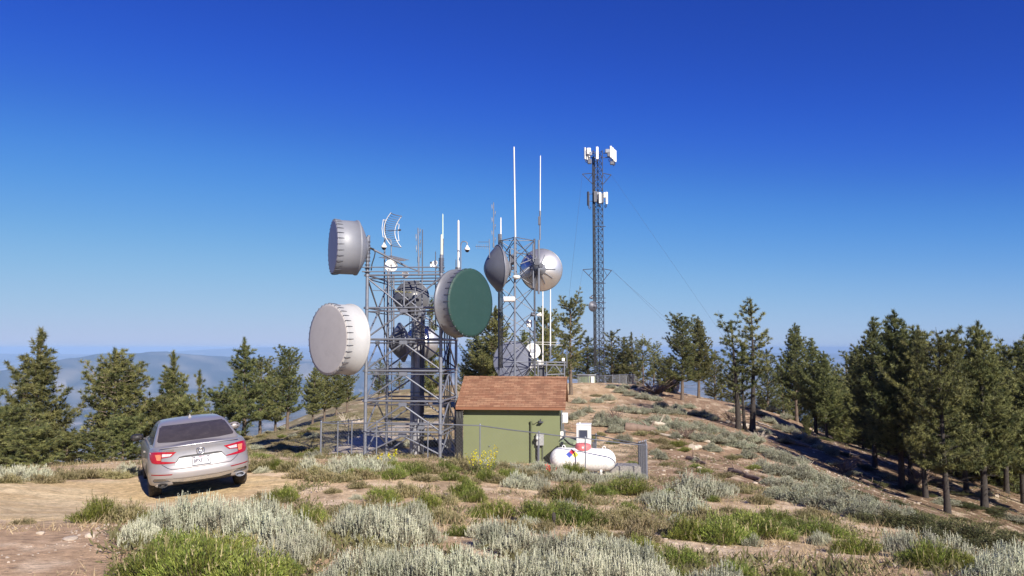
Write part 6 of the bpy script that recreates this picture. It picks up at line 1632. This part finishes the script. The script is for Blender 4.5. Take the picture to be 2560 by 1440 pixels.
# ---- flowering plants
def flower(label, px, py, h, n, c0, c1, seed, spread=.28, fl=.022, flw=.011, cover=.4):
    g = np.random.default_rng(seed); p = hit(px, py)
    t = thing('flowering_plant', label, 'plant', (p.x, p.y + .1, gz(p.x, p.y + .1)))
    th = g.uniform(0, 6.28, n); r = spread * np.sqrt(g.uniform(0, 1, n))
    tip = np.c_[r * np.cos(th), r * np.sin(th), h * g.uniform(.6, 1.1, n)]; base = np.c_[tip[:, :2] * .3, np.zeros(n)]
    V, c = blades(base, tip, .006, g, (0.10, 0.14, 0.04), (0.16, 0.20, 0.06))
    nl = 12; u = g.uniform(.05, .7, (n, nl, 1)); P_ = (base[:, None] + (tip - base)[:, None] * u).reshape(-1, 3); D = g.normal(size=(n * nl, 3)) + [0, 0, .6]; D /= np.linalg.norm(D, axis=1, keepdims=True)
    V2, c2 = leafpairs(P_, D, np.full(n * nl, .06), np.full(n * nl, .011), g, (0.12, 0.17, 0.05), (0.22, 0.25, 0.09))
    V = np.concatenate([V, V2]); c = np.concatenate([c, c2])
    link('stems', mesh_from('stems', V, np.arange(len(V)).reshape(-1, 3), [M_green], False, c), t)
    nf = 11; u = 1 - cover * g.uniform(0, 1, (n, nf, 1)) ** 1.3; P_ = (base[:, None] + (tip - base)[:, None] * u).reshape(-1, 3); D = g.normal(size=(n * nf, 3)) + [0, 0, .3]; D /= np.linalg.norm(D, axis=1, keepdims=True)
    V, c = leafpairs(P_, D, np.full(n * nf, fl), np.full(n * nf, flw), g, c0, c1)
    link('blossoms', mesh_from('blossoms', V, np.arange(len(V)).reshape(-1, 3), [M_straw], False, c), t)
Y0, Y1 = (0.55, 0.46, 0.01), (0.70, 0.60, 0.04)
flower('yellow-flowered plant with upright spikes in front of the hut', 1195, 1190, .62, 16, Y0, Y1, 1, .34, .036, .015)
flower('smaller yellow-flowered plant just right of the tall yellow spikes', 1222, 1192, .5, 12, Y0, Y1, 2, .26, .036, .015)
flower('tall yellow flower spikes nearest the hut wall', 1235, 1178, .65, 7, Y0, Y1, 3, .16, .036, .015)
flower('pair of yellow flower heads in front of the right tower leg', 978, 1165, .4, 4, Y0, Y1, 4, .14, .05, .02)
flower('single yellow flower tuft below the big tower', 950, 1172, .34, 4, Y0, Y1, 5, .12, .045, .02)
flower('orange-red flowering plant left of the propane tank', 1376, 1192, .34, 9, (0.60, 0.10, 0.05), (0.70, 0.2, 0.12), 6, .18, .034, .014)
# ------------------------------------------------------------------ ground scatter: litter, dry grass, stones
def screen_scatter(n, y0, y1, pxr, seed, power=1.0):
    g = np.random.default_rng(seed); Y = y0 + (y1 - y0) * g.uniform(0, 1, n) ** power; px = g.uniform(pxr[0], pxr[1], n)
    x = (px - 1280) / FPX * Y
    return g, x, Y, ground_z(x, Y), px
def not_road(x, y): return road_mask(x, y) < .25
def in_hut(x, y): return (abs(x) < 2.3) & (y > 30.9) & (y < 34.9)
# dry grass
g, x, y, z, px = screen_scatter(5200, 4.2, 34, (-80, 2640), 301, 1.25)
k = not_road(x, y) & ~in_hut(x, y) & (fbm(x / 1.6, y / 1.6, 3, 303) > -.06); x, y, z = x[k], y[k], z[k]
nb = 7; n = len(x)
B = np.repeat(np.c_[x, y, z], nb, axis=0) + np.c_[g.normal(0, .05, (n * nb, 2)), np.zeros(n * nb)]
ln = np.repeat(g.uniform(.05, .24, n) * np.clip(y / 11, .4, 1), nb)
T = B + np.c_[g.normal(0, .45, (n * nb, 2)) * ln[:, None], ln * g.uniform(.5, 1.1, n * nb)]
V, c = blades(B, T, .0045, g, (0.42, 0.32, 0.18), (0.62, 0.52, 0.33))
o = link('dry_grass', mesh_from('dry_grass', V, np.arange(len(V)).reshape(-1, 3), [M_straw], False, c)); setp(o, kind='stuff')
# low green and olive ground cover between the shrubs
g, x, y, z, px = screen_scatter(19000, 5, 66, (-80, 2640), 311, 1.05)
dn = fbm(x / 2.4, y / 2.4, 4, 313)
k = not_road(x, y) & ~in_hut(x, y) & (dn > np.where((px < 1350), -.07, -.02)) & ~((px < 300) & (y < 11)); x, y, z, dn = x[k], y[k], z[k], dn[k]
nb = 14; n = len(x)
B = np.repeat(np.c_[x, y, z], nb, axis=0) + np.c_[g.normal(0, .09, (n * nb, 2)), g.uniform(0, .04, n * nb)]
ln = np.repeat(g.uniform(.05, .13, n), nb)
D = g.normal(size=(n * nb, 3)) + [0, 0, .9]; D /= np.linalg.norm(D, axis=1, keepdims=True)
V, c = leafpairs(B, D, ln, ln * .10, g, (0.13, 0.14, 0.05), (0.26, 0.245, 0.11))
tt = np.repeat(smooth(-.1, .1, fbm(x / 1.2, y / 1.2, 3, 317)), nb * 6)[:, None]
c = c * (1 - tt * .5) + np.array([0.20, 0.185, 0.10]) * tt * .5
o = link('ground_cover', mesh_from('ground_cover', V, np.arange(len(V)).reshape(-1, 3), [M_green], False, c)); setp(o, kind='stuff')
# gravel
M_stone = mat('pale_granite', (0.42, 0.355, 0.29), 0.9, 0, 0.3, 4, 0.5, 30)
ico = bmesh.new(); bmesh.ops.create_icosphere(ico, subdivisions=1, radius=1); IV = np.array([v.co[:] for v in ico.verts]); IF = np.array([[v.index for v in f.verts] for f in ico.faces]); ico.free()
g, x, y, z, px = screen_scatter(17000, 4.0, 34, (-80, 2640), 321, 1.4)
k = (fbm(x / 1.3, y / 1.3, 3, 323) > -.02) & (g.uniform(0, 1, len(x)) < np.where(road_mask(x, y) > .4, .12, 1)) & ~in_hut(x, y); x, y, z = x[k], y[k], z[k]; n = len(x)
s = .012 * g.uniform(.5, 1, n) * (1 + 2.2 * g.uniform(0, 1, n) ** 7)
S = np.c_[s * g.uniform(.8, 1.5, n), s * g.uniform(.8, 1.4, n), s * g.uniform(.4, .8, n)]
V = (IV[None] * g.uniform(.75, 1.2, (n, len(IV), 1)) * S[:, None, :] + np.c_[x, y, z + s * .2][:, None, :]).reshape(-1, 3)
F = (IF[None] + (np.arange(n) * len(IV))[:, None, None]).reshape(-1, 3)
o = link('gravel', mesh_from('gravel', V, F, [M_stone])); setp(o, kind='stuff')
# needle litter and broken twigs under and around the pines
g, x, y, z, px = screen_scatter(5200, 24, 85, (560, 2640), 331, 1.0)
k = ((px > 1420) | (px < 900)) & ~in_hut(x, y) & (fbm(x / 3, y / 3, 3, 333) > -.05); x, y, z = x[k], y[k], z[k]; n = len(x)
a = g.uniform(0, 6.28, n); L = g.uniform(.12, .55, n) ** 1.0
B = np.c_[x, y, z + .015]; T = B + np.c_[np.cos(a) * L, np.sin(a) * L, g.uniform(-.02, .10, n)]
T[:, 2] = np.maximum(T[:, 2], ground_z(T[:, 0], T[:, 1]) + .02)
V, c = blades(B, T, .018, g, (0.14, 0.10, 0.07), (0.40, 0.34, 0.27))
o = link('twig_litter', mesh_from('twig_litter', V, np.arange(len(V)).reshape(-1, 3), [M_straw], False, c)); setp(o, kind='stuff')
# stones strewn over the right slope
g, x, y, z, px = screen_scatter(2600, 26, 95, (1420, 2640), 341, 1.0)
k = fbm(x / 4, y / 4, 3, 343) > -.04; x, y, z = x[k], y[k], z[k]; n = len(x)
s = .05 * g.uniform(.4, 1, n) * (1 + 2.0 * g.uniform(0, 1, n) ** 8)
S = np.c_[s * g.uniform(.8, 1.5, n), s * g.uniform(.8, 1.4, n), s * g.uniform(.4, .8, n)]
V = (IV[None] * g.uniform(.75, 1.2, (n, len(IV), 1)) * S[:, None, :] + np.c_[x, y, z + s * .15][:, None, :]).reshape(-1, 3)
F = (IF[None] + (np.arange(n) * len(IV))[:, None, None]).reshape(-1, 3)
o = link('rubble', mesh_from('rubble', V, F, [M_stone])); setp(o, kind='stuff')
# rocks one can point at
def rock(label, px, py, wpx, hk=.6, seed=0):
    p = hit(px, py); r = wpx / FPX * p.y / 2
    m = MB(); m.blob((p.x, p.y + r * .5, p.z + r * hk * .35), (r, r * .8, r * hk), seed, 3, .3)
    o = m.build('rock', M_stone); setp(o, label, 'rock', 'loose rocks')
for i, a in enumerate([('pale rounded rock on the bare soil left of the sagebrush clump', 222, 1345, 24), ('flat pale stone left of the rounded rock', 172, 1352, 34, .3), ('small pale stone at the left, nearest the road', 98, 1338, 18), ('brown rock at the bottom edge among sagebrush', 860, 1424, 40, .7), ('white stone between two sagebrush clumps in the foreground', 848, 1393, 22), ('white stone in the gravel right of the bright green shrubs', 2240, 1420, 14, .9), ('pale stone beside the lower right gravel patch', 2195, 1385, 12), ('pale rock on the bare ground below the propane tank', 1565, 1310, 12), ('light stone at the fence post below the propane tank', 1590, 1196, 12), ('light boulder inside the tower yard', 1003, 1118, 16, .8),
 ('large pale boulder behind the twin pines on the ridge', 1675, 980, 46, 1.1), ('grey boulder right of the twin pines', 1755, 985, 24, .8), ('second pale boulder left of the twin pine trunks', 1640, 985, 34, .8), ('low rock on the crest left of the twin pines', 1600, 978, 22)]): rock(*a, **({'seed': i} if True else {}))
# dead wood
M_dead = mat('bleached_dead_wood', (0.46, 0.40, 0.33), 0.9, 0, 0.25, 7, 0.5, 25, dirt=(0.16, 0.13, 0.11), dirt_amt=0.6)
M_dead2 = mat('brown_dead_wood', (0.20, 0.145, 0.115), 0.9, 0, 0.3, 7, 0.5, 25)
def log(label, a, b, r, mm, stubs=3, seed=0):
    r_ = random.Random(seed); p = hit(*a); q = hit(*b)
    pts = []
    for i in range(9):
        s = i / 8; v = p.lerp(q, s); z = gz(v.x, v.y); pts.append(Vector((v.x + r_.uniform(-.06, .06), v.y + r_.uniform(-.06, .06), z + r * .7 + r_.uniform(-.02, .03))))
    m = MB(); m.path(pts, [r * (1.1 - .5 * i / 8) * r_.uniform(.85, 1.15) for i in range(9)], 9)
    o = m.build('fallen_log', mm); setp(o, label, 'log', 'fallen logs')
    for k in range(stubs):
        i = r_.randrange(1, 8); e = pts[i] + Vector((r_.uniform(-.5, .5), r_.uniform(-.3, .3), r_.uniform(.15, .5)))
        m = MB(); m.path([pts[i], pts[i].lerp(e, .5) + Vector((.04, 0, .03)), e], [r * .3, r * .2, r * .08], 5); m.build('stub', mm, o)
for i, a in enumerate([('grey fallen log with a broken root end on the slope behind the white cabinet', (1562, 1075), (1640, 1082), .21, M_dead2, 2), ('bleached thin log running downhill from the grey fallen log', (1632, 1084), (1700, 1102), .09, M_dead, 1), ('pale upright-ended log among sagebrush on the slope', (1628, 1062), (1668, 1066), .13, M_dead, 1), ('bright bleached log at the foot of the three-stemmed pine', (1866, 1068), (1916, 1080), .17, M_dead, 2), ('second bleached log left of the three-stemmed pine', (1818, 1058), (1868, 1072), .14, M_dead, 2), ('thin pale log just above the bright bleached log', (1890, 1058), (1930, 1070), .08, M_dead, 2),
 ('short white log end on the mid slope', (1755, 1105), (1776, 1110), .10, M_dead, 0), ('flat pale slab of wood on the mid slope', (1730, 1124), (1757, 1124), .14, M_dead, 0), ('brown twisted branch lying uphill from the fence corner', (1722, 1150), (1770, 1166), .10, M_dead2, 4), ('long brown log near the sage belt right of the fence', (1826, 1182), (1905, 1208), .12, M_dead2, 2), ('dark log in the shadow of the right pines', (1945, 1102), (2020, 1120), .16, M_dead2, 5), ('bleached branch pile at the shadow edge', (1990, 1162), (2035, 1190), .06, M_dead, 6), ('thin fallen trunk in the tree shade', (2150, 1200), (2210, 1222), .08, M_dead2, 3), ('pale log behind the left slope pines', (880, 1062), (912, 1058), .12, M_dead, 6), ('thin branch on the grass at the right of the car', (690, 1068), (716, 1060), .06, M_dead2, 4)]): log(*a, seed=i)
def deadbush(label, px, py, h, mm, n=34, seed=0, flat=1.0):
    r_ = random.Random(seed); p = hit(px, py); m = MB()
    for k in range(n):
        a = r_.uniform(0, 6.28); l = h * r_.uniform(.5, 1.1); e = Vector((math.cos(a) * l * .7 * flat, math.sin(a) * l * .7 * flat, l * r_.uniform(.3, 1) / flat)); md = e * .5 + Vector((r_.uniform(-.1, .1) * h, r_.uniform(-.1, .1) * h, .05))
        m.path([p, p + md, p + e], [.025 * h, .016 * h, .005 * h], 4, False)
        m.tube(p + md, p + md + Vector((r_.uniform(-.3, .3), r_.uniform(-.3, .3), r_.uniform(.1, .4))) * h, .008 * h, 3, cap=False)
    o = m.build('dead_bush', mm); setp(o, label, 'dead bush', 'dead bushes')
for i, a in enumerate([('dark dead bush with upright tip on the slope behind the white cabinet', 1535, 1056, 1.0, M_dead2), ('pale bristly dead bush behind the left end of the yard fence', 866, 1066, .85, M_dead), ('grey tangle of dead branches below the bleached logs', 1900, 1100, .9, M_dead), ('dead brush pile on the ridge left of the twin pines', 1640, 985, 2.2, M_dead2, 70), ('dead grey twigs at the foot of the three-stemmed pine', 1835, 1062, 1.3, M_dead2, 50), ('dead twigs on the lower slope beside the pale slab', 1715, 1098, .8, M_dead2), ('bare twiggy bush in the shade of the right pines', 2110, 1185, 1.2, M_dead2), ('bare branches under the biggest right-hand pine', 2290, 1215, 1.5, M_dead2, 50)]): deadbush(*a, seed=50 + i, flat=1.4 if 'pile' in a[0] or 'tangle' in a[0] else 1.0)
o = MB(); p = hit(1385, 1320); o.blob(p + Vector((0, 0, .16)), (.03, .03, .065), 3, 2, .3); o.tube(p, p + Vector((.01, 0, .16)), .014, 6); o = o.build('charred_stub', M_barkdark); setp(o, 'small black charred stub in the grass, centre foreground', 'stump')
